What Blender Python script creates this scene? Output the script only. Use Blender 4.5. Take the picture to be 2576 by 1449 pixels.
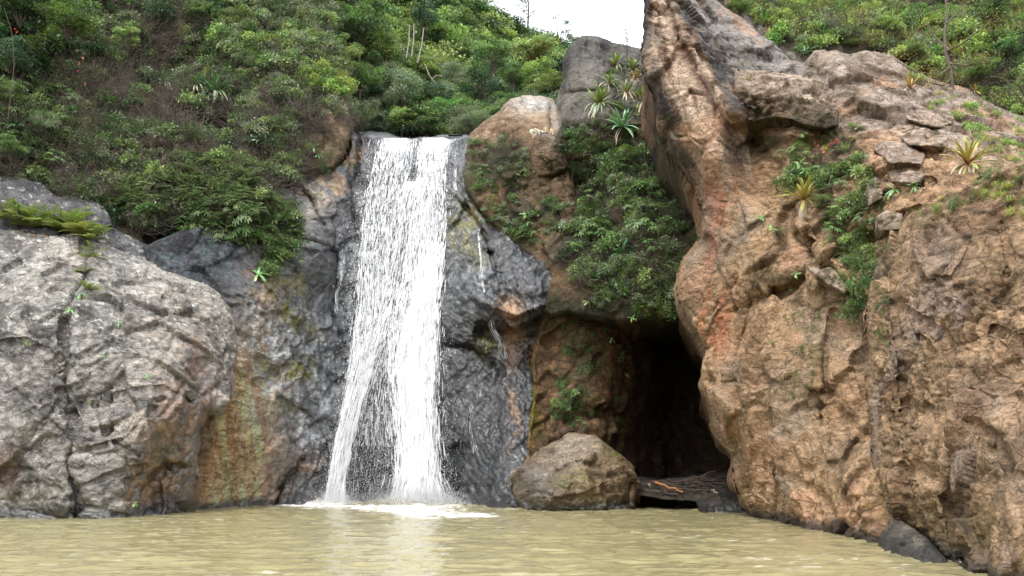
import bpy, math, random
import numpy as np
from mathutils import Vector, Matrix, Euler
R = math.radians
D = bpy.data
scene = bpy.context.scene
COL = scene.collection
for o in list(D.objects): D.objects.remove(o, do_unlink=True)

# ------------------------------------------------------------------ camera
CAM_Z = 2.0
PITCH = R(11.39)
FPX, CU, CV = 2231.0, 1288.0, 724.5          # focal length and centre in units of a 2576 px wide frame
cam_d = D.cameras.new('camera'); cam = D.objects.new('camera', cam_d); COL.objects.link(cam)
cam.location = (0, 0, CAM_Z); cam.rotation_euler = (R(90) + PITCH, 0, 0)
cam_d.sensor_width = 36.0; cam_d.lens = 36.0 * FPX / 2576.0
cam_d.clip_start = 0.1; cam_d.clip_end = 3000
scene.camera = cam

# ------------------------------------------------------------------ sky, sun, exposure (bright overcast day)
SUN_EL, SUN_AZ = 54.0, 203.0                  # sun high, behind and to the left of the camera
world = D.worlds.new('World'); scene.world = world; world.use_nodes = True
wn = world.node_tree; wn.nodes.clear()
w_out = wn.nodes.new('ShaderNodeOutputWorld'); w_bg = wn.nodes.new('ShaderNodeBackground')
w_sky = wn.nodes.new('ShaderNodeTexSky'); w_sky.sky_type = 'NISHITA'; w_sky.sun_disc = False
w_sky.sun_elevation = R(SUN_EL); w_sky.sun_rotation = R(SUN_AZ)
w_mix = wn.nodes.new('ShaderNodeMix'); w_mix.data_type = 'RGBA'
w_mix.inputs['Factor'].default_value = 0.82
w_mix.inputs['B'].default_value = (15.0, 15.3, 16.0, 1)   # even cloud deck
wn.links.new(w_sky.outputs[0], w_mix.inputs['A'])
wn.links.new(w_mix.outputs['Result'], w_bg.inputs[0]); w_bg.inputs[1].default_value = 0.10
wn.links.new(w_bg.outputs[0], w_out.inputs[0])
sun_d = D.lights.new('sun', 'SUN'); sun = D.objects.new('sun', sun_d); COL.objects.link(sun)
sun_d.energy = 1.5; sun_d.angle = R(11); sun_d.color = (1.0, 0.965, 0.91)
az = R(SUN_AZ)
sdir = Vector((math.sin(az) * math.cos(R(SUN_EL)), math.cos(az) * math.cos(R(SUN_EL)), math.sin(R(SUN_EL))))
sun.rotation_euler = sdir.to_track_quat('Z', 'Y').to_euler(); sun.location = sdir * 200
scene.view_settings.view_transform = 'Standard'; scene.view_settings.look = 'None'
scene.view_settings.gamma = 1.0; scene.view_settings.exposure = 1.12
scene.view_settings.use_curve_mapping = False
cy = scene.cycles
cy.use_denoising = True; cy.max_bounces = 5; cy.diffuse_bounces = 3; cy.glossy_bounces = 2
cy.transmission_bounces = 2; cy.transparent_max_bounces = 10; cy.use_adaptive_sampling = True
cy.adaptive_threshold = 0.012; cy.caustics_reflective = False; cy.caustics_refractive = False
cy.sample_clamp_indirect = 6.0

# ------------------------------------------------------------------ noise in numpy
def _h(ix, iy, iz, s):
    x = (ix.astype(np.int64) * 374761393 + iy.astype(np.int64) * 668265263 + iz.astype(np.int64) * 2147483647 + s * 974634777)
    x = (x & 0xFFFFFFFF).astype(np.uint32)
    x ^= x >> np.uint32(13); x *= np.uint32(1274126177); x ^= x >> np.uint32(16); x *= np.uint32(2246822519); x ^= x >> np.uint32(13)
    return x.astype(np.float32) / np.float32(4294967296.0)
def vnoise(P, s=0):
    P = np.asarray(P, np.float32); F = np.floor(P); f = P - F; I = F.astype(np.int64)
    f = f * f * f * (f * (f * 6 - 15) + 10)
    r = 0
    for dx in (0, 1):
        wx = f[:, 0] if dx else 1 - f[:, 0]
        for dy in (0, 1):
            wy = f[:, 1] if dy else 1 - f[:, 1]
            for dz in (0, 1):
                wz = f[:, 2] if dz else 1 - f[:, 2]
                r = r + wx * wy * wz * _h(I[:, 0] + dx, I[:, 1] + dy, I[:, 2] + dz, s)
    return r * 2 - 1
def fbm(P, sc=1.0, oct=4, s=0, gain=0.5):
    P = np.asarray(P, np.float32) * sc; a = 1.0; r = 0; t = 0
    for k in range(oct):
        r = r + a * vnoise(P + 17.3 * k, s + k * 7); t += a; a *= gain; P = P * 2.03
    return r / t
def ridged(P, sc=1.0, oct=4, s=0):
    P = np.asarray(P, np.float32) * sc; a = 1.0; r = 0; t = 0
    for k in range(oct):
        r = r + a * (1 - np.abs(vnoise(P + 11.7 * k, s + k * 5)) * 2); t += a; a *= 0.5; P = P * 2.1
    return r / t
def voro(P, s=0, jit=0.9, sharp=22.0):
    """nearest cell: returns tilted-plane facet value, edge distance, cell random"""
    P = np.asarray(P, np.float32); I = np.floor(P).astype(np.int64); n = len(P)
    f1 = np.full(n, 9e9, np.float32); f2 = f1.copy(); fac = np.zeros(n, np.float32); rid = np.zeros(n, np.float32); wsum = np.full(n, 1e-20, np.float32)
    for dx in (-1, 0, 1):
        for dy in (-1, 0, 1):
            for dz in (-1, 0, 1):
                a, b, c = I[:, 0] + dx, I[:, 1] + dy, I[:, 2] + dz
                qx = P[:, 0] - (a + 0.5 + jit * (_h(a, b, c, s) - 0.5)); qy = P[:, 1] - (b + 0.5 + jit * (_h(a, b, c, s + 1) - 0.5)); qz = P[:, 2] - (c + 0.5 + jit * (_h(a, b, c, s + 2) - 0.5))
                d = qx * qx + qy * qy + qz * qz
                m = d < f1
                f2 = np.where(m, f1, np.minimum(f2, d)); f1 = np.where(m, d, f1)
                h3 = _h(a, b, c, s + 3); h4 = _h(a, b, c, s + 4); h5 = _h(a, b, c, s + 5)
                v = qx * (h3 * 2 - 1) + qy * (h4 * 2 - 1) + qz * (h5 * 2 - 1) + (h3 * 7.7 % 1.0 - 0.5) * 0.8
                w = np.exp(-sharp * d); fac += w * v; wsum += w; rid = np.where(m, h5, rid)
    return fac / wsum, np.sqrt(f2) - np.sqrt(f1), rid
def aniso(P, angz=0, anx=0, stretch=(1, 1, 1)):
    E = np.array(Euler((anx, angz, 0)).to_matrix(), np.float32)
    return (P @ E.T) * np.array(stretch, np.float32)
def ss(a, b, x):
    t = np.clip((x - a) / (b - a), 0, 1); return t * t * (3 - 2 * t)
def lerp(a, b, t):
    t = np.asarray(t)
    a = np.asarray(a, np.float32); b = np.asarray(b, np.float32)
    if t.ndim == 1: t = t[:, None]
    return a * (1 - t) + b * t
def srgb(r, g, b):
    f = lambda c: (c / 255 / 12.92) if c / 255 <= 0.04045 else ((c / 255 + 0.055) / 1.055) ** 2.4
    return np.array((f(r), f(g), f(b)), np.float32)

# ------------------------------------------------------------------ image plane <-> place
cP, sP = math.cos(PITCH), math.sin(PITCH)
def rays(u, v):
    u = np.asarray(u, np.float64); v = np.asarray(v, np.float64)
    a = (u - CU) / FPX; b = (CV - v) / FPX
    return np.stack([a, cP - b * sP, sP + b * cP], -1)
def at(u, v, Y):
    """point seen at (u, v) standing Y metres away from the camera"""
    r = rays(u, v); return np.array([0, 0, CAM_Z]) + r * (np.asarray(Y) / r[..., 1])[..., None]
def on_water(u, v, z=0.0):
    r = rays(u, v); return np.array([0, 0, CAM_Z]) + r * ((z - CAM_Z) / r[..., 2])[..., None]

# ------------------------------------------------------------------ object helpers
def mesh_from(name, V, F, mat=None, smooth=True, uvc=None):
    me = D.meshes.new(name)
    V = np.asarray(V, np.float32); F = np.asarray(F, np.int32)
    k = F.shape[1]
    me.vertices.add(len(V)); me.vertices.foreach_set('co', V.ravel())
    me.loops.add(F.size); me.loops.foreach_set('vertex_index', F.ravel())
    me.polygons.add(len(F)); me.polygons.foreach_set('loop_start', np.arange(0, F.size, k, dtype=np.int32))
    me.polygons.foreach_set('loop_total', np.full(len(F), k, np.int32))
    if smooth: me.polygons.foreach_set('use_smooth', np.ones(len(F), bool))
    if mat: me.materials.append(mat)
    me.update(calc_edges=True); me.validate()
    return me
def link(name, me, parent=None, loc=None):
    o = D.objects.new(name, me); COL.objects.link(o)
    if parent: o.parent = parent
    if loc is not None: o.location = loc
    return o
def tag(o, label=None, cat=None, group=None, kind=None):
    if label: o['label'] = label
    if cat: o['category'] = cat
    if group: o['group'] = group
    if kind: o['kind'] = kind
    return o
def set_col(me, C, name='Col'):
    a = me.color_attributes.new(name, 'FLOAT_COLOR', 'POINT')
    C = np.asarray(C, np.float32)
    if C.shape[1] == 3: C = np.concatenate([C, np.ones((len(C), 1), np.float32)], 1)
    a.data.foreach_set('color', C.ravel())

# ------------------------------------------------------------------ materials
class NT:
    def __init__(s, name):
        s.m = D.materials.new(name); s.m.use_nodes = True; s.t = s.m.node_tree; s.t.nodes.clear()
        s.out = s.n('ShaderNodeOutputMaterial')
    def n(s, t, **kw):
        x = s.t.nodes.new(t)
        for k, v in kw.items(): setattr(x, k, v)
        return x
    def l(s, a, b): s.t.links.new(a, b)
    def val(s, inp, v): inp.default_value = v
def set_in(node, **kw):
    for k, v in kw.items(): node.inputs[k.replace('_', ' ')].default_value = v

def rock_material(name, fine=3.0, bump=0.6, speck=0.45, rough=0.85, crack_scale=0.9, gdist=0.12, chips=1.1):
    """base colour and wetness come from the rock's own attributes; grain, hairline cracks and fine relief from noise"""
    t = NT(name)
    b = t.n('ShaderNodeBsdfPrincipled'); t.l(b.outputs[0], t.out.inputs[0])
    col = t.n('ShaderNodeAttribute', attribute_name='Col'); geo = t.n('ShaderNodeTexCoord')
    mp = t.n('ShaderNodeMapping'); mp.inputs['Rotation'].default_value = (0.5, 0.4, 0.3); mp.inputs['Scale'].default_value = (1, 1, 1.9); t.l(geo.outputs['Object'], mp.inputs[0])
    n1 = t.n('ShaderNodeTexNoise'); set_in(n1, Scale=fine, Detail=9.0, Roughness=0.72, Distortion=0.4); t.l(mp.outputs[0], n1.inputs['Vector'])
    n2 = t.n('ShaderNodeTexNoise'); set_in(n2, Scale=fine * 5, Detail=4.0, Roughness=0.75); t.l(geo.outputs['Object'], n2.inputs['Vector'])
    # hairline cracks along the edges of distorted cells
    wv = t.n('ShaderNodeTexNoise'); set_in(wv, Scale=1.3, Detail=4.0); t.l(geo.outputs['Object'], wv.inputs['Vector'])
    wa = t.n('ShaderNodeVectorMath', operation='MULTIPLY_ADD'); t.l(wv.outputs['Color'], wa.inputs[0]); wa.inputs[1].default_value = (1.3, 1.3, 1.3); t.l(mp.outputs[0], wa.inputs[2])
    vo = t.n('ShaderNodeTexVoronoi', feature='DISTANCE_TO_EDGE'); set_in(vo, Scale=crack_scale); t.l(wa.outputs[0], vo.inputs['Vector'])
    vo2 = t.n('ShaderNodeTexVoronoi', feature='DISTANCE_TO_EDGE'); set_in(vo2, Scale=crack_scale * 3.1); t.l(wa.outputs[0], vo2.inputs['Vector'])
    k1 = t.n('ShaderNodeMapRange'); set_in(k1, From_Min=0.0, From_Max=0.035, To_Min=0.45, To_Max=1.0); t.l(vo.outputs['Distance'], k1.inputs['Value'])
    k2 = t.n('ShaderNodeMapRange'); set_in(k2, From_Min=0.0, From_Max=0.07, To_Min=0.68, To_Max=1.0); t.l(vo2.outputs['Distance'], k2.inputs['Value'])
    kk = t.n('ShaderNodeMath', operation='MULTIPLY'); t.l(k1.outputs[0], kk.inputs[0]); t.l(k2.outputs[0], kk.inputs[1])
    r1 = t.n('ShaderNodeMapRange'); set_in(r1, From_Min=0.32, From_Max=0.68, To_Min=1 - speck, To_Max=1 + speck); t.l(n1.outputs['Fac'], r1.inputs['Value'])
    r2 = t.n('ShaderNodeMapRange'); set_in(r2, From_Min=0.3, From_Max=0.7, To_Min=1 - speck * 0.9, To_Max=1 + speck * 0.9); t.l(n2.outputs['Fac'], r2.inputs['Value'])
    mu = t.n('ShaderNodeMath', operation='MULTIPLY'); t.l(r1.outputs[0], mu.inputs[0]); t.l(r2.outputs[0], mu.inputs[1])
    m2 = t.n('ShaderNodeMath', operation='MULTIPLY'); t.l(mu.outputs[0], m2.inputs[0]); t.l(kk.outputs[0], m2.inputs[1])
    vm = t.n('ShaderNodeVectorMath', operation='SCALE'); t.l(col.outputs['Color'], vm.inputs[0]); t.l(m2.outputs[0], vm.inputs['Scale'])
    t.l(vm.outputs[0], b.inputs['Base Color'])
    ro = t.n('ShaderNodeMapRange'); set_in(ro, From_Min=0.0, From_Max=1.0, To_Min=rough, To_Max=0.3); t.l(col.outputs['Alpha'], ro.inputs['Value']); t.l(ro.outputs[0], b.inputs['Roughness'])
    sp = t.n('ShaderNodeMapRange'); set_in(sp, From_Min=0.0, From_Max=1.0, To_Min=0.2, To_Max=1.0); t.l(col.outputs['Alpha'], sp.inputs['Value']); t.l(sp.outputs[0], b.inputs['Specular IOR Level'])
    cw = t.n('ShaderNodeMath', operation='MULTIPLY'); t.l(col.outputs['Alpha'], cw.inputs[0]); cw.inputs[1].default_value = 0.4; t.l(cw.outputs[0], b.inputs['Coat Weight']); b.inputs['Coat Roughness'].default_value = 0.27
    h1 = t.n('ShaderNodeMath', operation='MULTIPLY_ADD'); t.l(n2.outputs['Fac'], h1.inputs[0]); h1.inputs[1].default_value = 0.3; t.l(n1.outputs['Fac'], h1.inputs[2])
    h2 = t.n('ShaderNodeMath', operation='MULTIPLY_ADD'); t.l(kk.outputs[0], h2.inputs[0]); h2.inputs[1].default_value = 0.5; t.l(h1.outputs[0], h2.inputs[2])
    v3 = t.n('ShaderNodeTexVoronoi', feature='F1', distance='CHEBYCHEV'); set_in(v3, Scale=2.3); wa3 = t.n('ShaderNodeVectorMath', operation='MULTIPLY_ADD'); t.l(wv.outputs['Color'], wa3.inputs[0]); wa3.inputs[1].default_value = (0.7, 0.7, 0.7); t.l(mp.outputs[0], wa3.inputs[2]); t.l(wa3.outputs[0], v3.inputs['Vector'])
    h3 = t.n('ShaderNodeMath', operation='MULTIPLY_ADD'); t.l(v3.outputs['Distance'], h3.inputs[0]); h3.inputs[1].default_value = chips; t.l(h2.outputs[0], h3.inputs[2])
    bp = t.n('ShaderNodeBump'); set_in(bp, Strength=bump, Distance=gdist); t.l(h3.outputs[0], bp.inputs['Height']); t.l(bp.outputs[0], b.inputs['Normal'])
    return t.m
M_ROCK = rock_material('rock')
M_WET = rock_material('wet_rock', fine=2.4, bump=0.75, gdist=0.14, chips=0.6)
M_SMOOTH = rock_material('smooth_rock', fine=2.2, bump=0.5, speck=0.35, crack_scale=0.35, chips=0.3)

# ------------------------------------------------------------------ rock masses: a front face given by distances, real relief, closed behind
def tps(ctrl):
    c = np.array(ctrl, np.float64); X = c[:, :2] / 500.0; n = len(X)
    d = np.linalg.norm(X[:, None] - X[None], axis=2)
    K = np.where(d > 0, d * d * np.log(d + 1e-12), 0) + np.eye(n) * 0.002
    A = np.zeros((n + 3, n + 3)); A[:n, :n] = K; A[:n, n] = 1; A[:n, n + 1:] = X; A[n, :n] = 1; A[n + 1:, :n] = X.T
    w = np.linalg.solve(A, np.concatenate([c[:, 2], [0, 0, 0]]))
    def f(u, v):
        Q = np.stack([u, v], -1) / 500.0; r = w[n] + Q @ w[n + 1:]
        for k in range(n):
            d = np.hypot(Q[..., 0] - X[k, 0], Q[..., 1] - X[k, 1]); r = r + w[k] * np.where(d > 0, d * d * np.log(d + 1e-12), 0)
        return r
    return f
def seg_dist(u, v, poly, closed=True):
    n = len(poly); best = np.full(np.shape(u), 1e9); nu = np.zeros(np.shape(u)); nv = np.zeros(np.shape(u))
    for k in range(n if closed else n - 1):
        a = poly[k]; b = poly[(k + 1) % n]; dx, dy = b[0] - a[0], b[1] - a[1]
        t = np.clip(((u - a[0]) * dx + (v - a[1]) * dy) / (dx * dx + dy * dy + 1e-9), 0, 1)
        pu, pv = a[0] + t * dx, a[1] + t * dy; d = np.hypot(u - pu, v - pv)
        m = d < best; best = np.where(m, d, best); nu = np.where(m, pu, nu); nv = np.where(m, pv, nv)
    return best, nu, nv
def inside(u, v, poly):
    r = np.zeros(np.shape(u), bool); n = len(poly)
    for k in range(n):
        x1, y1 = poly[k]; x2, y2 = poly[(k + 1) % n]
        if y1 == y2: continue
        c = ((v < y1) != (v < y2)) & (u < (x2 - x1) * (v - y1) / (y2 - y1) + x1); r ^= c
    return r
def roughen(poly, amp, seed, step=7.0):
    out = []
    n = len(poly)
    for k in range(n):
        a = np.array(poly[k], float); b = np.array(poly[(k + 1) % n], float)
        m = max(1, int(np.hypot(*(b - a)) / step))
        for j in range(m): out.append(a + (b - a) * j / m)
    out = np.array(out)
    Q = np.stack([out[:, 0], out[:, 1], np.zeros(len(out))], 1)
    out[:, 0] += amp * (fbm(Q, 1 / 60, 4, seed, 0.65)) * 2; out[:, 1] += amp * (fbm(Q, 1 / 60, 4, seed + 50, 0.65)) * 2
    return [tuple(p) for p in out]
def blob(u, v, cu, cv, ru, rv, rot=0):
    c, s = math.cos(R(rot)), math.sin(R(rot)); x = (u - cu) * c + (v - cv) * s; y = -(u - cu) * s + (v - cv) * c
    return np.exp(-((x / ru) ** 2 + (y / rv) ** 2))
PATCH = {}
def rock(name, outline, ctrl, step=3.6, seed=1, rw=40, rd=2.5, thick=8.0, rough_amp=5, grooves=(), relief=None, paint=None, mat=None, obj_name='cliff', inward=0.0, alb=0.55, sat=1.0):
    poly = roughen(outline, rough_amp, seed)
    pu = [p[0] for p in poly]; pv = [p[1] for p in poly]
    us = np.arange(min(pu) - step, max(pu) + 2 * step, step); vs = np.arange(min(pv) - step, max(pv) + 2 * step, step)
    U, V = np.meshgrid(us, vs); ins = inside(U, V, poly)
    H, W = U.shape
    cell = ins[:-1, :-1].astype(int) + ins[1:, :-1] + ins[:-1, 1:] + ins[1:, 1:] >= 2
    used = np.zeros((H, W), bool)
    used[:-1, :-1] |= cell; used[1:, :-1] |= cell; used[:-1, 1:] |= cell; used[1:, 1:] |= cell
    dist, _, _ = seg_dist(U, V, outline)
    dist = np.where(ins, dist, 0)
    out = used & ~ins
    _, su, sv = seg_dist(U[out], V[out], poly)
    U = U.copy(); V = V.copy(); U[out] = su; V[out] = sv
    Y = tps(ctrl)(U, V)
    t = np.clip(dist / rw, 0, 1); Y = Y + rd * (1 - np.sqrt(np.clip(1 - (1 - t) ** 2, 0, 1)))
    Q0 = np.stack([U.ravel() / 90, V.ravel() / 90, np.zeros(U.size)], 1)
    wob = 10 * vnoise(Q0, seed + 5).reshape(U.shape); wob2 = 10 * vnoise(Q0 + 31.7, seed + 6).reshape(U.shape)
    for (pl, w, a) in grooves:
        d, _, _ = seg_dist(U + wob, V + wob2, pl, False); Y = Y + a * np.exp(-(d / w) ** 2)
    P = at(U, V, Y)
    def normals(P):
        du = np.gradient(P, axis=1); dv = np.gradient(P, axis=0); N = np.cross(dv, du); N /= np.linalg.norm(N, axis=2, keepdims=True) + 1e-9
        N[N[..., 1] > 0.0] *= 1
        return N
    N = normals(P)
    flip = (N * (P - np.array([0, 0, CAM_Z]))).sum(2) > 0; N[flip] *= -1
    idx = np.flatnonzero(used.ravel()); remap = np.full(U.size, -1); remap[idx] = np.arange(len(idx))
    Pu = P.reshape(-1, 3)[idx].astype(np.float32); Nu = N.reshape(-1, 3)[idx].astype(np.float32); uu = U.ravel()[idx]; vv = V.ravel()[idx]
    aux = {}
    if relief is not None:
        h = relief(Pu, uu, vv, aux) * np.clip(0.12 + dist.ravel()[idx] / 20.0, 0, 1)
        view = np.array([0, 0, CAM_Z]) - Pu; view /= np.linalg.norm(view, axis=1, keepdims=True)
        Nu = Nu + 0.7 * view; Nu /= np.linalg.norm(Nu, axis=1, keepdims=True)
        Pu = Pu + Nu * h[:, None]
    c = np.flatnonzero(cell.ravel()); i = c // (W - 1); j = c % (W - 1)
    a = remap[i * W + j]; b = remap[i * W + j + 1]; cc = remap[(i + 1) * W + j + 1]; d = remap[(i + 1) * W + j]
    F = np.stack([a, d, cc, b], 1)
    C = paint(Pu, uu, vv, aux) if paint is not None else np.tile([0.3, 0.3, 0.3, 0], (len(Pu), 1))
    lum = C[:, :3].mean(1, keepdims=True); C[:, :3] = np.clip((lum + (C[:, :3] - lum) * sat) * alb, 0.004, 1)
    # boundary skirt
    e = np.concatenate([F[:, [0, 1]], F[:, [1, 2]], F[:, [2, 3]], F[:, [3, 0]]])
    key = e[:, 0].astype(np.int64) * 10_000_000 + e[:, 1]; rev = e[:, 1].astype(np.int64) * 10_000_000 + e[:, 0]
    bd = e[~np.isin(key, rev)]
    bv = np.unique(bd); n0 = len(Pu); m2 = {}
    cen = Pu.mean(0); rings = max(4, int(thick / 2.2))
    lut = np.full(n0, -1); lut[bv] = np.arange(len(bv))
    nxt = {int(x): int(y) for x, y in bd}; loops, seen = [], set()
    for st_ in list(nxt):
        if st_ in seen: continue
        lp = []; x = st_
        while x in nxt and x not in seen: seen.add(x); lp.append(x); x = nxt[x]
        loops.append(np.array(lp))
    ring_idx = [bv]; back = Pu[bv] - np.array([0, 0, CAM_Z]); back[:, 2] *= 0.15; back /= np.linalg.norm(back, axis=1, keepdims=True)
    newP = [Pu]; newC = [C]; cur = Pu[bv].astype(np.float64)
    def smooth_loops(Q, w):
        Q = Q.copy()
        for lp in loops:
            if len(lp) < 2 * w + 3: continue
            k = np.arange(-w, w + 1); wt = np.exp(-(k / (w * 0.5)) ** 2); wt /= wt.sum(); X = Q[lut[lp]]; Q[lut[lp]] = sum(wt[i] * np.roll(X, k[i], axis=0) for i in range(len(k)))
        return Q
    for k in range(1, rings + 1):
        f0 = (k / rings) ** 1.5
        cur = smooth_loops(cur, 4 if k == 1 else 9)
        q = cur + back * thick * f0 + (cen - cur) * inward * (k / rings)
        q = q + 0.45 * min(1, k / 2) * np.stack([fbm(q, 0.6, 3, seed + 60 + j) for j in range(3)], 1)
        newP.append(q.astype(np.float32)); newC.append(C[bv]); ring_idx.append(n0 + (k - 1) * len(bv) + np.arange(len(bv)))
    FF = [F]
    for k in range(rings):
        A = ring_idx[k][lut[bd[:, 0]]]; B = ring_idx[k][lut[bd[:, 1]]]; A2 = ring_idx[k + 1][lut[bd[:, 0]]]; B2 = ring_idx[k + 1][lut[bd[:, 1]]]
        FF.append(np.stack([B, A, A2, B2], 1))
    Pall = np.concatenate(newP); Call = np.concatenate(newC)
    if Call.shape[1] == 3: Call = np.concatenate([Call, np.zeros((len(Call), 1))], 1)
    me = mesh_from(name, Pall, np.concatenate(FF), mat or M_ROCK)
    set_col(me, np.clip(Call, 0, 1))
    ob = link(obj_name, me)
    # lookup table for planting
    full = np.full((H * W, 3), np.nan, np.float32); full[idx] = Pu
    G = full.reshape(H, W, 3); NN = normals(G.astype(np.float64)); fl = (NN * (G - np.array([0, 0, CAM_Z]))).sum(2) > 0; NN[fl] *= -1
    PATCH[name] = dict(u0=us[0], v0=vs[0], s=step, P=G, N=NN, H=H, W=W)
    return ob
def look(name, u, v):
    p = PATCH[name]; u = np.atleast_1d(u).astype(float); v = np.atleast_1d(v).astype(float)
    j = np.clip(np.round((u - p['u0']) / p['s']).astype(int), 0, p['W'] - 1); i = np.clip(np.round((v - p['v0']) / p['s']).astype(int), 0, p['H'] - 1)
    return p['P'][i, j], p['N'][i, j]
# ------------------------------------------------------------------ rock relief and colouring
def make_relief(big=0.5, f1=(1.8, 0.45), f2=(0.7, 0.22), f3=(0.28, 0.08), fine=0.04, crack=0.12, ang=0.5, tilt=0.5, st=(1, 1, 1), seed=1, lay=None, rmin=0.15):
    def rel(P, u, v, aux):
        Pw = P + 0.3 * f1[0] * np.stack([fbm(P / f1[0] * 0.7, 1.0, 2, seed + j) for j in range(3)], 1)
        Q = aniso(Pw, ang, tilt, st)
        h = big * fbm(P, 0.2, 2, seed)
        rough = rmin + (1 - rmin) * ss(-0.25, 0.35, fbm(P / f1[0], 0.45, 2, seed + 70))      # whole smooth faces beside broken ones
        a, ea, ra = voro(Q / f1[0], seed + 10, sharp=110.0); h = h + f1[1] * a - crack * np.exp(-(ea / 0.045) ** 2) * ss(-0.3, 0.3, fbm(P, 0.5, 2, seed + 71))
        b, eb, rb = voro(Q / f2[0] + 5.5, seed + 20, sharp=110.0); h = h + rough * (f2[1] * b - crack * 0.35 * np.exp(-(eb / 0.07) ** 2))
        c, ec, rc = voro(aniso(P, ang + 0.5, tilt, st) / f3[0] + 9.5, seed + 30, sharp=30.0); h = h + rough * f3[1] * c
        if lay is not None:
            T, amp, nv = lay; nv = np.array(nv, np.float32); nv /= np.linalg.norm(nv)
            for k, (tk, ak) in enumerate([(T, amp), (T * 0.43, amp * 0.45)]):
                t = (Pw @ nv) / tk + 0.9 * fbm(P, 0.45 / tk * 0.8, 2, seed + 73 + k); fr = t - np.floor(t)
                h = h + ak * (np.minimum(fr / 0.82, (1 - fr) / 0.18) - 0.5) * (0.25 + 0.75 * ss(-0.2, 0.3, fbm(P, 0.5, 2, seed + 77 + k)))
        h = h + fine * rough * fbm(P, 3.0, 3, seed + 3)
        aux.update(ea=ea, eb=eb, ec=ec, ra=ra, rb=rb, rc=rc, rough=rough)
        return h
    return rel
def grain(P, seed):
    return fbm(P, 0.5, 4, seed, 0.6), fbm(P, 2.2, 4, seed + 9, 0.65), fbm(P, 7.0, 2, seed + 19, 0.7)
def streaks(u, v, P, seed, sc=30.0, slant=0.0, stretch=10):
    Q = np.stack([(u + slant * v) / sc, v / (sc * stretch), P[:, 1] * 0.0], 1); return fbm(Q, 1.0, 4, seed, 0.6)
def wb(u, v, P, seed, amp=18):
    return u + amp * fbm(P, 0.45, 3, seed), v + amp * fbm(P, 0.45, 3, seed + 3)

GREY_D = srgb(98, 95, 94); GREY_M = srgb(142, 140, 137); GREY_L = srgb(186, 182, 175); PINK = srgb(196, 172, 150); OCHRE = srgb(140, 104, 66)
BROWN_D = srgb(74, 58, 42); MOSS = srgb(92, 94, 34); MOSS_D = srgb(52, 60, 28); SLATE = srgb(104, 112, 120); SLATE_D = srgb(48, 47, 50)
TAN = srgb(186, 150, 110); TAN_D = srgb(140, 106, 72); RUST = srgb(196, 104, 58); LICHEN = srgb(205, 203, 192); TEAL = srgb(116, 134, 136)

def finish(C, wet):
    return np.concatenate([np.clip(C, 0.01, 0.9), np.clip(wet, 0, 1)[:, None]], 1)

def waterline(C, wet, P, lo=0.25, hi=0.75, seed=3, shine=1.0):
    k = 1 - ss(lo, hi, P[:, 2] + 0.25 * fbm(P, 0.8, 3, seed)); return lerp(C, srgb(36, 33, 28), k * 0.9), np.maximum(wet, k * shine)

# ---- left grey outcrop
def paint_left(P, u, v, aux):
    a, b, c = grain(P, 41); uu, vv = wb(u, v, P, 7)
    C = lerp(srgb(150, 146, 138), srgb(104, 100, 96), ss(-0.25, 0.3, a)); C = lerp(C, srgb(190, 185, 175), ss(0.0, 0.5, b) * 0.75)
    pk = blob(uu, vv, 470, 820, 130, 130) + blob(uu, vv, 350, 760, 90, 60) * 0.3 + blob(uu, vv, 95, 930, 80, 50) * 0.9 + blob(uu, vv, 300, 1060, 90, 70) + blob(uu, vv, 160, 660, 60, 60) * 0.8 + blob(uu, vv, 430, 930, 90, 60) + blob(uu, vv, 560, 980, 50, 90)
    C = lerp(C, srgb(192, 176, 158), np.clip(pk, 0, 1) * ss(-0.4, 0.4, b) * 0.55)
    C = lerp(C, srgb(176, 170, 160), ss(0.1, 0.5, fbm(P, 1.2, 4, 90)) * 0.35 * (P[:, 2] > 0))
    li = ss(0.34, 0.42, fbm(P, 4.0, 3, 55)) * ss(5, 9, P[:, 2]); C = lerp(C, LICHEN, li * 0.8)
    br = blob(uu, vv, 430, 1090, 60, 120, 15) + blob(uu, vv, 480, 950, 28, 90) + blob(uu, vv, 395, 1180, 60, 60, 30) + blob(uu, vv, 345, 1250, 40, 30) + blob(uu, vv, 510, 1000, 30, 60)
    br = np.clip(br * 1.4, 0, 1) * ss(-0.6, 0.0, b)
    C = lerp(C, lerp(srgb(78, 62, 48), srgb(144, 112, 82), ss(-0.2, 0.3, b)), br)
    ms = np.clip(blob(uu, vv, 440, 1150, 60, 50) + 0.8 * blob(uu, vv, 30, 1270, 80, 24), 0, 1) * ss(-0.1, 0.35, c + a); C = lerp(C, MOSS, ms * 0.7)
    C = lerp(C, srgb(120, 84, 66), np.clip(blob(uu, vv, 10, 1180, 40, 60), 0, 1) * 0.6)
    C = C * (1 - 0.25 * np.exp(-(aux['ea'] / 0.05) ** 2))[:, None]
    wet = br * 0.8
    C, wet = waterline(C, wet, P, 0.2, 0.7)
    return finish(C, wet)
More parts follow.
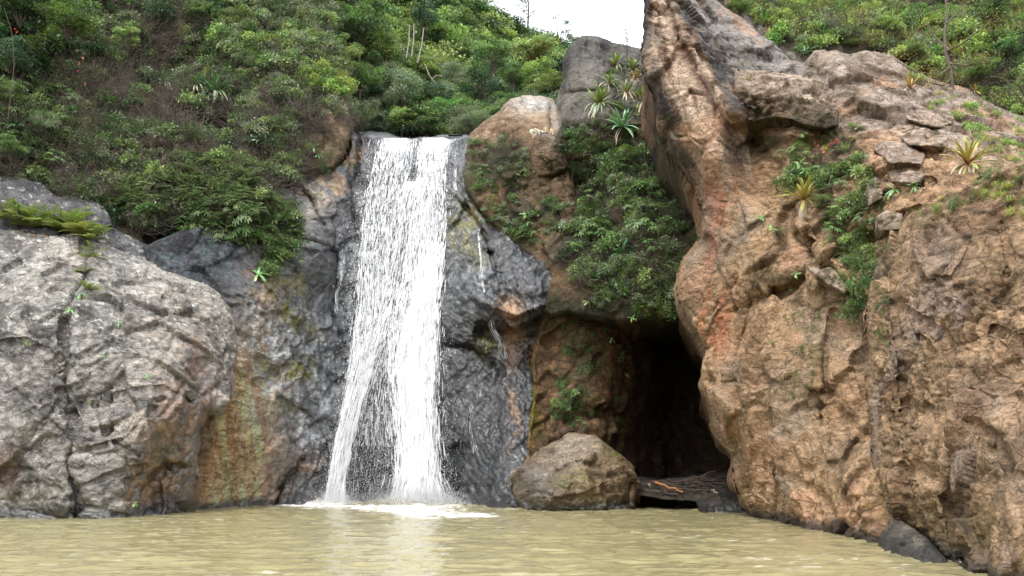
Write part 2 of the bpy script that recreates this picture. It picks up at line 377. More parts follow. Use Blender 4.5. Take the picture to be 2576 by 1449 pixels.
rock('left', [(-260, 560), (0, 575), (60, 582), (150, 592), (215, 575), (262, 610), (330, 640), (372, 648), (420, 675), (470, 700), (520, 716), (548, 735), (585, 770), (606, 820), (606, 880), (596, 945), (585, 1000), (560, 1040), (520, 1040), (500, 1090), (500, 1170), (497, 1230), (484, 1300), (470, 1360), (-260, 1400)],
     [(-260, 1300, 35), (0, 1305, 36.4), (180, 1310, 36.0), (350, 1300, 37), (480, 1288, 40.5), (0, 1000, 36.3), (100, 1000, 35.6), (240, 1000, 37.2), (330, 1050, 36.4), (400, 1000, 37.5), (470, 1100, 39), (550, 1000, 41), (0, 750, 38.6), (110, 760, 38.2), (250, 760, 39.2), (400, 780, 40.8), (500, 760, 42.5), (560, 850, 42.8), (600, 950, 43.5), (0, 600, 41.5), (200, 620, 42), (350, 680, 43), (-260, 700, 38)],
     step=3.0, seed=3, rw=22, rd=1.6, thick=7,
     grooves=[([(215, 590), (214, 700), (165, 790), (158, 850), (168, 960), (184, 1060), (180, 1160), (190, 1320)], 9, 0.54), ([(250, 1000), (262, 1080), (300, 1130), (345, 1150)], 6, 0.30), ([(0, 868), (60, 862), (110, 880), (165, 965)], 7, 0.36),
              ([(500, 930), (480, 1010), (450, 1100), (410, 1180), (370, 1250)], 34, 0.54), ([(165, 1010), (260, 1000), (330, 980), (420, 975), (480, 1000)], 7, 0.30), ([(190, 1140), (300, 1110)], 6, 0.21), ([(190, 1220), (360, 1180)], 6, 0.18),
              ([(395, 1290), (385, 1210), (420, 1175), (480, 1180)], 8, 0.60), ([(420, 740), (405, 775)], 6, 0.30)],
     relief=make_relief(0.3, (2.6, 0.5), (0.9, 0.26), (0.32, 0.10), 0.04, 0.13, 0.4, 0.6, (1, 1, 1.2), seed=5, rmin=0.5, lay=(0.9, 0.06, (-0.9, -0.3, 0.8))), paint=paint_left, alb=0.7, sat=0.95)
def paint_dark_grey(P, u, v, aux):
    a, b, c = grain(P, 61)
    C = lerp(srgb(120, 118, 118), srgb(88, 86, 88), ss(-0.3, 0.3, a)); C = lerp(C, GREY_M, ss(0.1, 0.5, b) * 0.6)
    C = lerp(C, LICHEN, ss(0.36, 0.42, fbm(P, 3.5, 3, 66)) * 0.8)
    return finish(C, np.zeros(len(P)))
tag(rock('left_top', [(-260, 430), (0, 436), (60, 440), (110, 458), (140, 490), (190, 490), (240, 500), (280, 530), (288, 572), (345, 600), (385, 625), (430, 660), (430, 720), (300, 720), (-260, 720)],
     [(0, 440, 46), (100, 460, 46), (190, 495, 45.5), (280, 550, 45.5), (100, 600, 43), (300, 700, 43.8), (420, 690, 45), (-260, 600, 43)],
     step=3.6, seed=13, rw=30, rd=2.5, thick=6, relief=make_relief(0.3, (1.7, 0.3), (0.7, 0.14), (0.3, 0.06), seed=15), paint=paint_dark_grey, obj_name='boulder'),
    'dark grey lichen-spotted boulder behind the ferns on top of the left outcrop', 'boulder')
# the small wet boulder in the seam at the water's edge
def paint_wetbrown(P, u, v, aux):
    a, b, c = grain(P, 71)
    C = lerp(srgb(86, 70, 58), srgb(128, 98, 74), ss(-0.3, 0.3, b)); C = lerp(C, SLATE, ss(0.1, 0.5, a) * 0.5); wet = np.full(len(P), 0.75)
    C, wet = waterline(C, wet, P, 0.2, 0.8); return finish(C, wet)
tag(rock('seam_boulder', [(385, 1305), (388, 1250), (396, 1215), (420, 1182), (450, 1170), (485, 1178), (497, 1215), (493, 1260), (484, 1310)], [(390, 1290, 40), (440, 1230, 39.2), (490, 1290, 40.5), (440, 1175, 40.6)], step=3, seed=23, rw=26, rd=1.4, thick=3,
     rough_amp=3, relief=make_relief(0.2, (0.9, 0.2), (0.4, 0.1), (0.2, 0.05), 0.03, 0.1, seed=25), paint=paint_wetbrown, obj_name='boulder', mat=M_WET), 'small wet brown boulder at the waterline where the grey outcrop ends', 'boulder')

# ---- cliff behind the falls
def paint_cliff(P, u, v, aux):
    a, b, c = grain(P, 81); uu, vv = wb(u, v, P, 17, 30)
    C = lerp(srgb(96, 100, 106), srgb(40, 39, 42), ss(-0.2, 0.2, a * 0.5 + b * 0.8)); C = lerp(C, srgb(112, 126, 128), ss(0.08, 0.35, fbm(P, 0.8, 4, 83, 0.65)) * 0.8)
    dk = np.clip(blob(uu, vv, 1230, 640, 90, 130) * 1.3 + blob(uu, vv, 1160, 820, 60, 200) * 0.6 + blob(uu, vv, 1230, 1050, 130, 170) * 1.3 + blob(uu, vv, 1150, 420, 40, 70) + blob(uu, vv, 870, 560, 50, 120) + blob(uu, vv, 960, 1080, 90, 190) * 1.2 + blob(uu, vv, 1250, 860, 90, 60) * 1.2 + blob(uu, vv, 800, 1180, 60, 70) * 0.7 + blob(uu, vv, 960, 430, 30, 60), 0, 1)
    C = lerp(C, lerp(srgb(24, 22, 25), srgb(58, 56, 60), ss(-0.1, 0.5, b)), dk * 0.85)
    tl = np.clip(blob(uu, vv, 780, 960, 80, 130) + blob(uu, vv, 900, 700, 50, 120) + blob(uu, vv, 1110, 930, 50, 90) + blob(uu, vv, 1160, 560, 40, 60) + blob(uu, vv, 760, 470, 60, 40) * 0.7 + blob(uu, vv, 1190, 700, 70, 60), 0, 1)
    C = lerp(C, lerp(srgb(128, 138, 144), srgb(180, 184, 186), ss(-0.1, 0.3, b)), tl * 0.9 * ss(-0.35, 0.1, b))
    lf = np.clip(blob(uu, vv, 650, 850, 70, 110) + blob(uu, vv, 720, 430, 60, 40) + blob(uu, vv, 780, 520, 60, 60) * 0.6, 0, 1)
    C = lerp(C, lerp(srgb(158, 140, 120), srgb(190, 186, 176), ss(-0.3, 0.3, b)), lf * 0.9)
    st = streaks(u, v, P, 91, 22, -0.15)
    bw = np.clip(blob(uu, vv, 600, 1120, 105, 150) + blob(uu, vv, 560, 1230, 80, 60) + 0.5 * blob(uu, vv, 640, 960, 70, 80), 0, 1)
    BR = lerp(srgb(138, 108, 78), srgb(192, 156, 118), ss(-0.3, 0.3, st)); BR = lerp(BR, srgb(138, 128, 58), ss(0.0, 0.35, streaks(u, v, P, 95, 26, -0.1)) * 0.15)
    C = lerp(C, BR, np.clip(bw * 1.3, 0, 1) * 0.95)
    oc = np.clip(blob(uu, vv, 800, 440, 70, 50) + blob(uu, vv, 720, 540, 60, 80) + blob(uu, vv, 650, 720, 60, 40) * 0.8 + blob(uu, vv, 820, 470, 40, 50) * 0.9 + blob(uu, vv, 870, 400, 50, 40) * 0.8 + blob(uu, vv, 1300, 830, 30, 60) * 0.9 + blob(uu, vv, 780, 1170, 40, 30) * 0.7 + blob(uu, vv, 1290, 1010, 14, 120) * 0.8 + blob(uu, vv, 1280, 790, 50, 30) * 0.6, 0, 1)
    C = lerp(C, lerp(srgb(150, 108, 70), srgb(204, 160, 114), ss(-0.2, 0.4, b)), oc * 0.9 * ss(-0.4, 0.1, a + b * 0.5))
    lb = np.clip(blob(uu, vv, 750, 900, 90, 170) + blob(uu, vv, 730, 560, 60, 80) * 0.8 + blob(uu, vv, 790, 1080, 50, 80) + blob(uu, vv, 900, 640, 30, 160) * 0.8, 0, 1)
    C = lerp(C, lerp(srgb(150, 158, 166), srgb(206, 208, 208), ss(-0.1, 0.3, c + b)), lb * 0.75 * ss(-0.25, 0.1, b + a * 0.5))
    C = np.clip(C * (1 + 1.9 * np.clip(bw * 1.3, 0, 1) + 0.9 * oc + 0.9 * lf + 0.35 * lb)[:, None], 0, 0.85)
    ms = np.clip(blob(uu, vv, 1168, 555, 40, 45) * 1.4 + blob(uu, vv, 1190, 640, 30, 30) + blob(uu, vv, 740, 810, 60, 24, 35) * 1.2 + blob(uu, vv, 720, 720, 60, 50) * 0.8 + blob(uu, vv, 740, 930, 60, 20, -20) + blob(uu, vv, 860, 410, 30, 10) + blob(uu, vv, 1230, 870, 22, 30) + blob(uu, vv, 720, 1020, 50, 10, 20), 0, 1) * ss(-0.35, 0.15, b + c * 0.5)
    C = lerp(C, lerp(srgb(96, 92, 30), srgb(150, 144, 50), ss(-0.2, 0.3, b)), np.clip(ms * 1.5, 0, 1))
    wet = ss(560, 700, u) * 0.75 + 0.15 - lf * 0.5
    wet = wet * ss(-0.7, -0.1, fbm(P, 0.7, 3, 88))
    C = C * (1 - 0.35 * np.exp(-(aux['eb'] / 0.06) ** 2))[:, None]
    C, wet = waterline(C, wet, P, 0.1, 0.5)
    return finish(C, wet)
tag(rock('cliff', [(360, 620), (600, 520), (640, 440), (700, 425), (760, 418), (820, 405), (835, 360), (852, 300), (880, 320), (893, 335), (930, 330), (975, 332), (1020, 346), (1060, 345), (1120, 341), (1172, 341), (1240, 350), (1400, 420), (1480, 600), (1480, 1380), (360, 1380)],
     [(600, 500, 49.5), (700, 450, 52), (800, 425, 54), (850, 345, 57), (950, 340, 59), (1050, 347, 59.5), (1160, 345, 58), (1230, 350, 58),
      (870, 420, 56), (950, 430, 56.4), (1050, 430, 56.2), (1150, 420, 54.6), (1180, 500, 53.5), (700, 600, 50), (780, 600, 51.2), (860, 600, 53.6), (1000, 600, 54.6), (1130, 560, 53), (1230, 600, 51.6), (1330, 650, 50),
      (600, 800, 45.0), (720, 800, 48.0), (850, 800, 51.8), (1000, 800, 53.4), (1120, 790, 51), (1250, 760, 49), (1350, 745, 47.6), (1250, 870, 50.4), (1340, 860, 50.3),
      (520, 1000, 43.4), (600, 1000, 44.2), (700, 1000, 46.6), (800, 1000, 49.8), (950, 1000, 52.2), (1100, 1000, 51.2), (1250, 1000, 50), (1340, 1000, 48.4), (1480, 700, 52), (1480, 850, 55), (1480, 1000, 55), (1480, 1300, 53), (500, 1280, 43.6), (600, 1275, 45.8), (700, 1272, 47.6), (830, 1267, 49.6), (1000, 1262, 51), (1150, 1264, 49.6), (1240, 1272, 46.6), (1320, 1280, 44.6), (420, 1000, 43), (420, 1280, 42.6)],
     step=3.0, seed=33, rw=16, rd=1.5, thick=14, rough_amp=4,
     grooves=[([(905, 340), (890, 420), (880, 480), (905, 600)], 12, 0.9), ([(700, 560), (760, 600), (840, 640), (850, 760), (880, 900)], 7, 0.7), ([(620, 930), (700, 930), (760, 900), (860, 960)], 10, 0.35), ([(680, 740), (740, 800), (790, 870)], 10, 0.28),
              ([(1210, 760), (1300, 790), (1370, 770)], 12, -1.2), ([(1215, 830), (1300, 840), (1360, 820)], 18, 1.3), ([(1120, 860), (1200, 880), (1260, 930)], 9, 0.7), ([(1130, 560), (1160, 500)], 7, -0.4), ([(705, 1000), (790, 1060), (830, 1150)], 6, 0.4), ([(700, 1270), (720, 1190), (760, 1150)], 7, 0.5),
              ([(650, 905), (690, 930), (690, 950), (650, 960)], 16, 0.9), ([(1130, 480), (1210, 560), (1240, 640), (1260, 730)], 6, 0.5), ([(690, 430), (790, 505), (820, 560)], 7, 0.7)],
     relief=make_relief(0.4, (2.0, 0.36), (0.65, 0.22), (0.24, 0.10), 0.04, 0.12, -0.6, 0.3, (1, 1, 0.55), seed=35, rmin=0.45, lay=(0.6, 0.11, (0.6, -0.3, 0.8))), paint=paint_cliff, mat=M_WET, alb=0.41, sat=1.0), 'wet dark slate cliff face behind the waterfall', kind='structure')
for o_ in D.objects:
    if o_.name.startswith('cliff'): o_['kind'] = 'structure'
# ---- thickly overgrown hillside on the left
def paint_soil(P, u, v, aux):
    a, b, c = grain(P, 101)
    C = lerp(srgb(66, 54, 42), srgb(96, 86, 70), ss(-0.3, 0.3, b)); C = lerp(C, srgb(150, 144, 134), ss(0.12, 0.35, a + b * 0.4) * 0.85)
    cr = blob(u, v, 835, 300, 50, 110); C = lerp(C, lerp(srgb(176, 152, 124), srgb(128, 104, 76), ss(-0.2, 0.3, b)), np.clip(cr * 1.5, 0, 1))
    C = lerp(C, MOSS_D, ss(0.0, 0.4, -a + c * 0.5) * 0.6)
    return finish(C, np.zeros(len(P)))
tag(rock('hill_left', [(-300, -420), (300, -420), (700, -420), (770, -200), (800, 0), (826, 120), (848, 190), (868, 232), (886, 320), (862, 400), (838, 428), (760, 440), (700, 470), (665, 540), (640, 600), (600, 640), (590, 700), (560, 750), (480, 780), (300, 700), (-300, 700)],
     [(-300, 600, 44), (0, 600, 46), (300, 620, 46), (480, 700, 46.5), (580, 700, 47), (660, 520, 49), (760, 430, 52), (850, 400, 54), (870, 300, 56), (850, 200, 58), (790, 0, 62), (740, -300, 72), (300, -300, 70), (-300, -300, 62), (0, 0, 54), (300, 0, 60), (500, 0, 62), (650, 200, 57), (400, 250, 54), (100, 300, 50), (-300, 300, 46), (400, 450, 49), (600, 380, 51.5), (200, 450, 48)],
     step=5.5, seed=43, rw=18, rd=2.0, thick=10, rough_amp=6,
     grooves=[([(420, 600), (480, 660), (560, 690), (640, 640), (700, 600)], 38, 2.6), ([(440, 300), (560, 320)], 30, 1.5), ([(300, 160), (420, 190), (520, 150)], 30, 1.5)],
     relief=make_relief(0.9, (2.4, 0.7), (0.9, 0.3), (0.5, 0.12), 0.1, 0.1, 0.2, 0.2, seed=45), paint=paint_soil, obj_name='hillside', alb=0.5), kind='structure')
# ---- far valley side that carries the forest
def paint_far(P, u, v, aux):
    a, b, c = grain(P * 0.3, 111); C = lerp(srgb(44, 56, 30), srgb(70, 74, 46), ss(-0.3, 0.3, b)); return finish(C, np.zeros(len(P)))
tag(rock('forest_hill', [(600, -500), (1000, -260), (1120, -60), (1200, 40), (1290, 95), (1360, 130), (1440, 165), (1560, 200), (1640, 210), (1900, 220), (1900, 400), (600, 400)],
     [(700, 300, 66), (900, 345, 66), (1100, 345, 65), (1250, 330, 66), (900, 400, 64), (1250, 400, 63.5), (1700, 400, 64), (1400, 300, 70), (1300, 150, 110), (1450, 190, 116), (1600, 230, 120), (1200, 60, 106), (1000, 100, 86), (850, 150, 76), (1000, -100, 104), (700, -300, 96), (1150, 230, 82), (1350, 240, 84)],
     step=9, seed=53, rw=20, rd=6, thick=40, relief=lambda P, u, v, aux: 1.5 * fbm(P, 0.08, 3, 5), paint=paint_far, obj_name='hill'), kind='structure')
# ---- pale dome and skyline boulder right of the lip
def paint_dome(P, u, v, aux):
    a, b, c = grain(P, 121); uu, vv = wb(u, v, P, 27, 18)
    C = lerp(srgb(176, 150, 122), srgb(134, 108, 84), ss(-0.3, 0.3, a + b * 0.5)); C = lerp(C, srgb(200, 196, 188), np.clip(blob(uu, vv, 1340, 262, 60, 28) + blob(uu, vv, 1400, 320, 20, 40) * 0.5, 0, 1) * 0.9)  # pale patch paints the light falling on top of the dome
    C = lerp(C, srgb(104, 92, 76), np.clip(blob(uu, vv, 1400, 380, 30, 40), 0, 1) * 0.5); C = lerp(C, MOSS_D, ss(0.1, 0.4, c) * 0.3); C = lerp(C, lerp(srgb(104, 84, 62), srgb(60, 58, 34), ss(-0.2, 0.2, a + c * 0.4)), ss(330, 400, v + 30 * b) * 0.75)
    C = C * (1 - 0.25 * np.exp(-(aux['eb'] / 0.05) ** 2))[:, None]
    return finish(C, np.zeros(len(P)))
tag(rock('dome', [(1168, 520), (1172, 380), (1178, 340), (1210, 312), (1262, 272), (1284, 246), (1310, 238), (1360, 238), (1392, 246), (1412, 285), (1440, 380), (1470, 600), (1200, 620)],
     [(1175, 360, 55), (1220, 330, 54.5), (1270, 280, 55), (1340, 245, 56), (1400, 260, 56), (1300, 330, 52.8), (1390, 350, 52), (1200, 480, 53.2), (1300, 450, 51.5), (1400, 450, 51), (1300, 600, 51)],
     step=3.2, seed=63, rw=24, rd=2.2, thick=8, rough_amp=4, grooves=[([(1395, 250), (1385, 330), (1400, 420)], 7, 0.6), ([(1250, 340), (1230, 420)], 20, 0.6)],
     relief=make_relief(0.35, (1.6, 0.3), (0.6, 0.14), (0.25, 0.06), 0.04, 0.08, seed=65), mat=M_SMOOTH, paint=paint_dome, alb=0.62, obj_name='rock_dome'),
    'pale rounded rock just right of the lip of the waterfall', 'rock')
def paint_sky_boulder(P, u, v, aux):
    a, b, c = grain(P, 131); st = streaks(u, v, P, 133, 16, 0.1, 3.5)
    C = lerp(srgb(128, 122, 112), srgb(66, 62, 60), ss(-0.1, 0.3, st * 0.8 + c * 0.6)); C = lerp(C, srgb(168, 160, 148), ss(0.05, 0.4, fbm(P, 1.0, 4, 135)) * ss(150, 230, v) * 0.6)
    C = lerp(C, srgb(70, 66, 64), np.clip(blob(u, v, 1440, 130, 20, 70, 25) + blob(u, v, 1540, 140, 20, 60, -30), 0, 1) * 0.6)
    return finish(C, np.zeros(len(P)))
tag(rock('sky_boulder', [(1380, 330), (1392, 270), (1406, 232), (1418, 195), (1416, 150), (1434, 112), (1464, 90), (1500, 90), (1545, 104), (1585, 112), (1618, 122), (1700, 150), (1760, 220), (1760, 420), (1600, 430), (1420, 430)],
     [(1400, 280, 55.5), (1420, 190, 57), (1460, 95, 58.5), (1540, 105, 60), (1620, 125, 61), (1700, 180, 60), (1480, 200, 54.5), (1540, 180, 55.5), (1620, 220, 55), (1500, 330, 52.6), (1600, 330, 51.5), (1700, 380, 50.5)],
     step=3.4, seed=73, rw=30, rd=3.0, thick=9, rough_amp=3, grooves=[([(1400, 235), (1450, 240), (1510, 235), (1540, 160), (1530, 120)], 7, 0.5), ([(1545, 120), (1590, 180), (1640, 260)], 12, 0.6)],
     relief=make_relief(0.4, (3.4, 0.4), (1.0, 0.08), (0.3, 0.06), 0.06, 0.1, seed=75), mat=M_SMOOTH, paint=paint_sky_boulder, alb=0.42, obj_name='boulder'),
    'large round-topped grey boulder standing against the white sky', 'boulder')
# ---- overgrown wall between the falls and the crag, with the cave under it
def paint_mid(P, u, v, aux):
    a, b, c = grain(P, 141); uu, vv = wb(u, v, P, 37, 25)
    C = lerp(srgb(84, 68, 50), srgb(138, 112, 84), ss(-0.25, 0.3, b)); C = lerp(C, MOSS_D, ss(-0.3, 0.15, a + c * 0.4) * 0.8)
    C = lerp(C, srgb(176, 134, 96), np.clip(blob(uu, vv, 1250, 510, 18, 60) + blob(uu, vv, 1355, 610, 26, 40) + blob(uu, vv, 1400, 700, 50, 40) * 0.7 + blob(uu, vv, 1190, 400, 20, 40) + blob(uu, vv, 1360, 420, 40, 30) * 0.6, 0, 1) * 0.8)
    C = lerp(C, srgb(50, 40, 34), np.clip(blob(uu, vv, 1450, 470, 60, 60) + blob(uu, vv, 1480, 560, 50, 40), 0, 1) * 0.7)  # shade of the recess painted into the rock colour
    C = lerp(C, srgb(66, 74, 20), np.clip(blob(uu, vv, 1180, 480, 18, 50) + blob(uu, vv, 1300, 585, 60, 22, 30), 0, 1) * 0.8)
    return finish(C, np.full(len(P), 0.12))
MID_C = [(1170, 430, 53.6), (1300, 400, 51.5), (1400, 400, 50.6), (1500, 380, 50.6), (1650, 380, 49.5), (1200, 520, 52.2), (1300, 560, 50.6), (1400, 560, 50), (1440, 480, 51.5), (1500, 520, 50.2), (1600, 560, 47.5), (1700, 520, 47.5), (1800, 560, 46), (1340, 660, 49.6), (1420, 680, 48), (1500, 680, 46.5), (1620, 680, 45), (1720, 680, 44), (1400, 780, 47.6), (1520, 790, 46), (1640, 790, 44.6), (1740, 820, 44), (1820, 900, 44)]
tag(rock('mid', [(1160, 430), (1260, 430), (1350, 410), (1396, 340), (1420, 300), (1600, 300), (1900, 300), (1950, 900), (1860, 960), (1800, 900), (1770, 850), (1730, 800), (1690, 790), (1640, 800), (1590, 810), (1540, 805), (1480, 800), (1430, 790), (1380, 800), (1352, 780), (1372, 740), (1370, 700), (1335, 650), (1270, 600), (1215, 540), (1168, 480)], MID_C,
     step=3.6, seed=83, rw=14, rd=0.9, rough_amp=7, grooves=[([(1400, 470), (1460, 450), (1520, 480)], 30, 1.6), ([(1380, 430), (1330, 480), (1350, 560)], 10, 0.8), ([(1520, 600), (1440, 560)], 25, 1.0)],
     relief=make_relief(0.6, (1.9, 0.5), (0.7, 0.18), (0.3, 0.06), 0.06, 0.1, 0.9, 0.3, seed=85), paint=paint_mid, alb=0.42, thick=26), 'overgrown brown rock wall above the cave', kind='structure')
def paint_cave(P, u, v, aux):
    a, b, c = grain(P, 151); uu, vv = wb(u, v, P, 47, 22)
    C = lerp(srgb(104, 78, 54), srgb(164, 124, 88), ss(-0.2, 0.35, b + a * 0.3)); C = lerp(C, srgb(74, 68, 36), ss(-0.25, 0.2, a + c * 0.3) * 0.75)
    C = lerp(C, srgb(92, 74, 60), ss(1540, 1640, uu) * 0.8)  # cave darkness put into the colour, deeper toward the back wall
    C = lerp(C, srgb(112, 100, 26), np.clip(blob(uu, vv, 1335, 1020, 18, 90) * 1.3, 0, 1) * 0.85)
    C = lerp(C, srgb(44, 38, 30), np.clip(blob(uu, vv, 1420, 1080, 80, 50), 0, 1) * 0.4)
    C, wet = waterline(C, np.full(len(P), 0.1), P, 0.2, 0.6); return finish(C, wet)
tag(rock('cave', [(1372, 700), (1430, 640), (1560, 600), (2050, 600), (2050, 1380), (1290, 1380), (1310, 1200), (1318, 1120), (1335, 1000), (1332, 900), (1350, 830), (1362, 780)],
     [(1380, 720, 48.6), (1360, 800, 48.8), (1342, 900, 49), (1340, 1000, 48.2), (1330, 1100, 47.4), (1320, 1260, 45.6), (1430, 800, 48.4), (1430, 900, 49), (1420, 1000, 48.8), (1420, 1150, 48), (1520, 850, 49.4), (1540, 950, 50), (1550, 1080, 50.2), (1600, 850, 53), (1620, 950, 55), (1660, 850, 59), (1680, 950, 61), (1680, 1080, 61), (1640, 1200, 56), (1660, 1260, 57), (1800, 900, 62), (1800, 1050, 62), (1800, 1200, 59), (1990, 1000, 62), (2000, 1250, 58), (1600, 1280, 52)],
     step=4.0, seed=93, rw=14, rd=1.2, thick=10, rough_amp=6, grooves=[([(1440, 1060), (1500, 1040), (1580, 1050)], 14, 0.8), ([(1380, 860), (1480, 800)], 10, 0.6)],
     relief=make_relief(0.5, (1.9, 0.5), (0.7, 0.18), (0.3, 0.06), 0.06, 0.12, 0.8, -0.5, (1, 1, 1.6), seed=95), paint=paint_cave, mat=M_WET, obj_name='cave_wall', alb=0.62), 'brown mossy rock wall of the cave', kind='structure')
# ---- cave floor ledge
def paint_ledge(P, u, v, aux):
    a, b, c = grain(P, 161); C = lerp(srgb(74, 66, 58), srgb(110, 100, 88), ss(-0.3, 0.3, b)); C = lerp(C, srgb(74, 74, 36), ss(0, 0.3, a) * ss(1740, 1780, u) * 0.9); C, wet = waterline(C, np.zeros(len(P)), P, 0.15, 0.5); return finish(C, wet)
tag(rock('ledge', [(1590, 1215), (1660, 1206), (1760, 1196), (1900, 1180), (1960, 1200), (1960, 1360), (1790, 1360), (1760, 1290), (1752, 1262), (1700, 1256), (1640, 1252), (1596, 1244)],
     [(1600, 1240, 43.6), (1600, 1216, 47), (1700, 1250, 43.4), (1700, 1206, 48.5), (1800, 1245, 42.4), (1800, 1196, 49), (1800, 1290, 40.6), (1900, 1300, 38.6), (1900, 1240, 42), (1900, 1190, 47)],
     step=3.2, seed=103, rw=7, rd=0.5, thick=6, rough_amp=3, relief=make_relief(0.15, (1.0, 0.18), (0.4, 0.1), (0.2, 0.04), seed=105), paint=paint_ledge, mat=M_WET, alb=0.35), 'low rock ledge with driftwood at the mouth of the cave', kind='structure')
# ---- boulder beside the falls
def paint_boulder(P, u, v, aux):
    a, b, c = grain(P, 171); uu, vv = wb(u, v, P, 57, 14)
    C = lerp(srgb(112, 92, 66), srgb(150, 128, 100), ss(-0.3, 0.3, b)); C = lerp(C, srgb(176, 162, 142), np.clip(blob(uu, vv, 1440, 1130, 70, 40, -30), 0, 1) * 0.85)
    C = lerp(C, srgb(72, 66, 58), np.clip(blob(uu, vv, 1340, 1220, 60, 60), 0, 1) * 0.8)
    C = lerp(C, srgb(98, 98, 34), np.clip(blob(uu, vv, 1540, 1130, 40, 24, 40) * 1.2 + blob(uu, vv, 1430, 1210, 60, 26, -20) * 0.9 + blob(uu, vv, 1500, 1260, 80, 20) * 0.5, 0, 1) * ss(-0.4, 0.2, c + b))
    C, wet = waterline(C, 0.15 + 0.45 * blob(u, v, 1340, 1200, 90, 80), P, 0.15, 0.55); return finish(C, wet)
tag(rock('boulder', [(1284, 1200), (1296, 1178), (1335, 1150), (1375, 1118), (1412, 1098), (1430, 1084), (1458, 1084), (1500, 1094), (1532, 1118), (1566, 1146), (1590, 1172), (1612, 1215), (1608, 1250), (1600, 1300), (1560, 1330), (1330, 1330), (1306, 1280), (1290, 1240)],
     [(1290, 1205, 44.6), (1350, 1150, 45), (1440, 1090, 46.2), (1520, 1110, 45.6), (1560, 1150, 44), (1600, 1200, 44.8), (1430, 1140, 44.2), (1480, 1172, 42.3), (1420, 1185, 42.6), (1340, 1200, 42.6), (1380, 1230, 41.9), (1500, 1240, 41.9), (1460, 1300, 42.2), (1330, 1290, 42.8), (1600, 1290, 44.2), (1570, 1200, 42.4), (1580, 1260, 43)],
     step=2.6, seed=113, rw=12, rd=0.9, thick=5, rough_amp=5, inward=0.25, grooves=[([(1400, 1190), (1450, 1168), (1540, 1180), (1570, 1230)], 8, 0.35), ([(1590, 1200), (1580, 1260), (1600, 1290)], 6, 0.5)],
     relief=make_relief(0.2, (2.6, 0.7), (0.8, 0.16), (0.26, 0.05), 0.02, 0.08, 0.2, 0.9, (1, 1, 2.0), seed=115, lay=(0.45, 0.06, (-0.2, 0, 1))), paint=paint_boulder, mat=M_WET, alb=0.66, obj_name='boulder'), 'big mossy brown boulder in the water between the waterfall and the cave', 'boulder')
tag(rock('low_stone', [(1180, 1288), (1215, 1277), (1250, 1268), (1290, 1270), (1318, 1284), (1300, 1310), (1190, 1310)], [(1190, 1290, 43.4), (1300, 1290, 43), (1250, 1272, 43.6)], step=2.6, seed=123, rw=10, rd=0.6, thick=2, rough_amp=2,
     relief=make_relief(0.1, (0.6, 0.12), (0.3, 0.06), (0.2, 0.04), seed=125), paint=paint_wetbrown, mat=M_WET, obj_name='boulder'), 'low dark wet stone at the left foot of the mossy cave boulder', 'boulder')
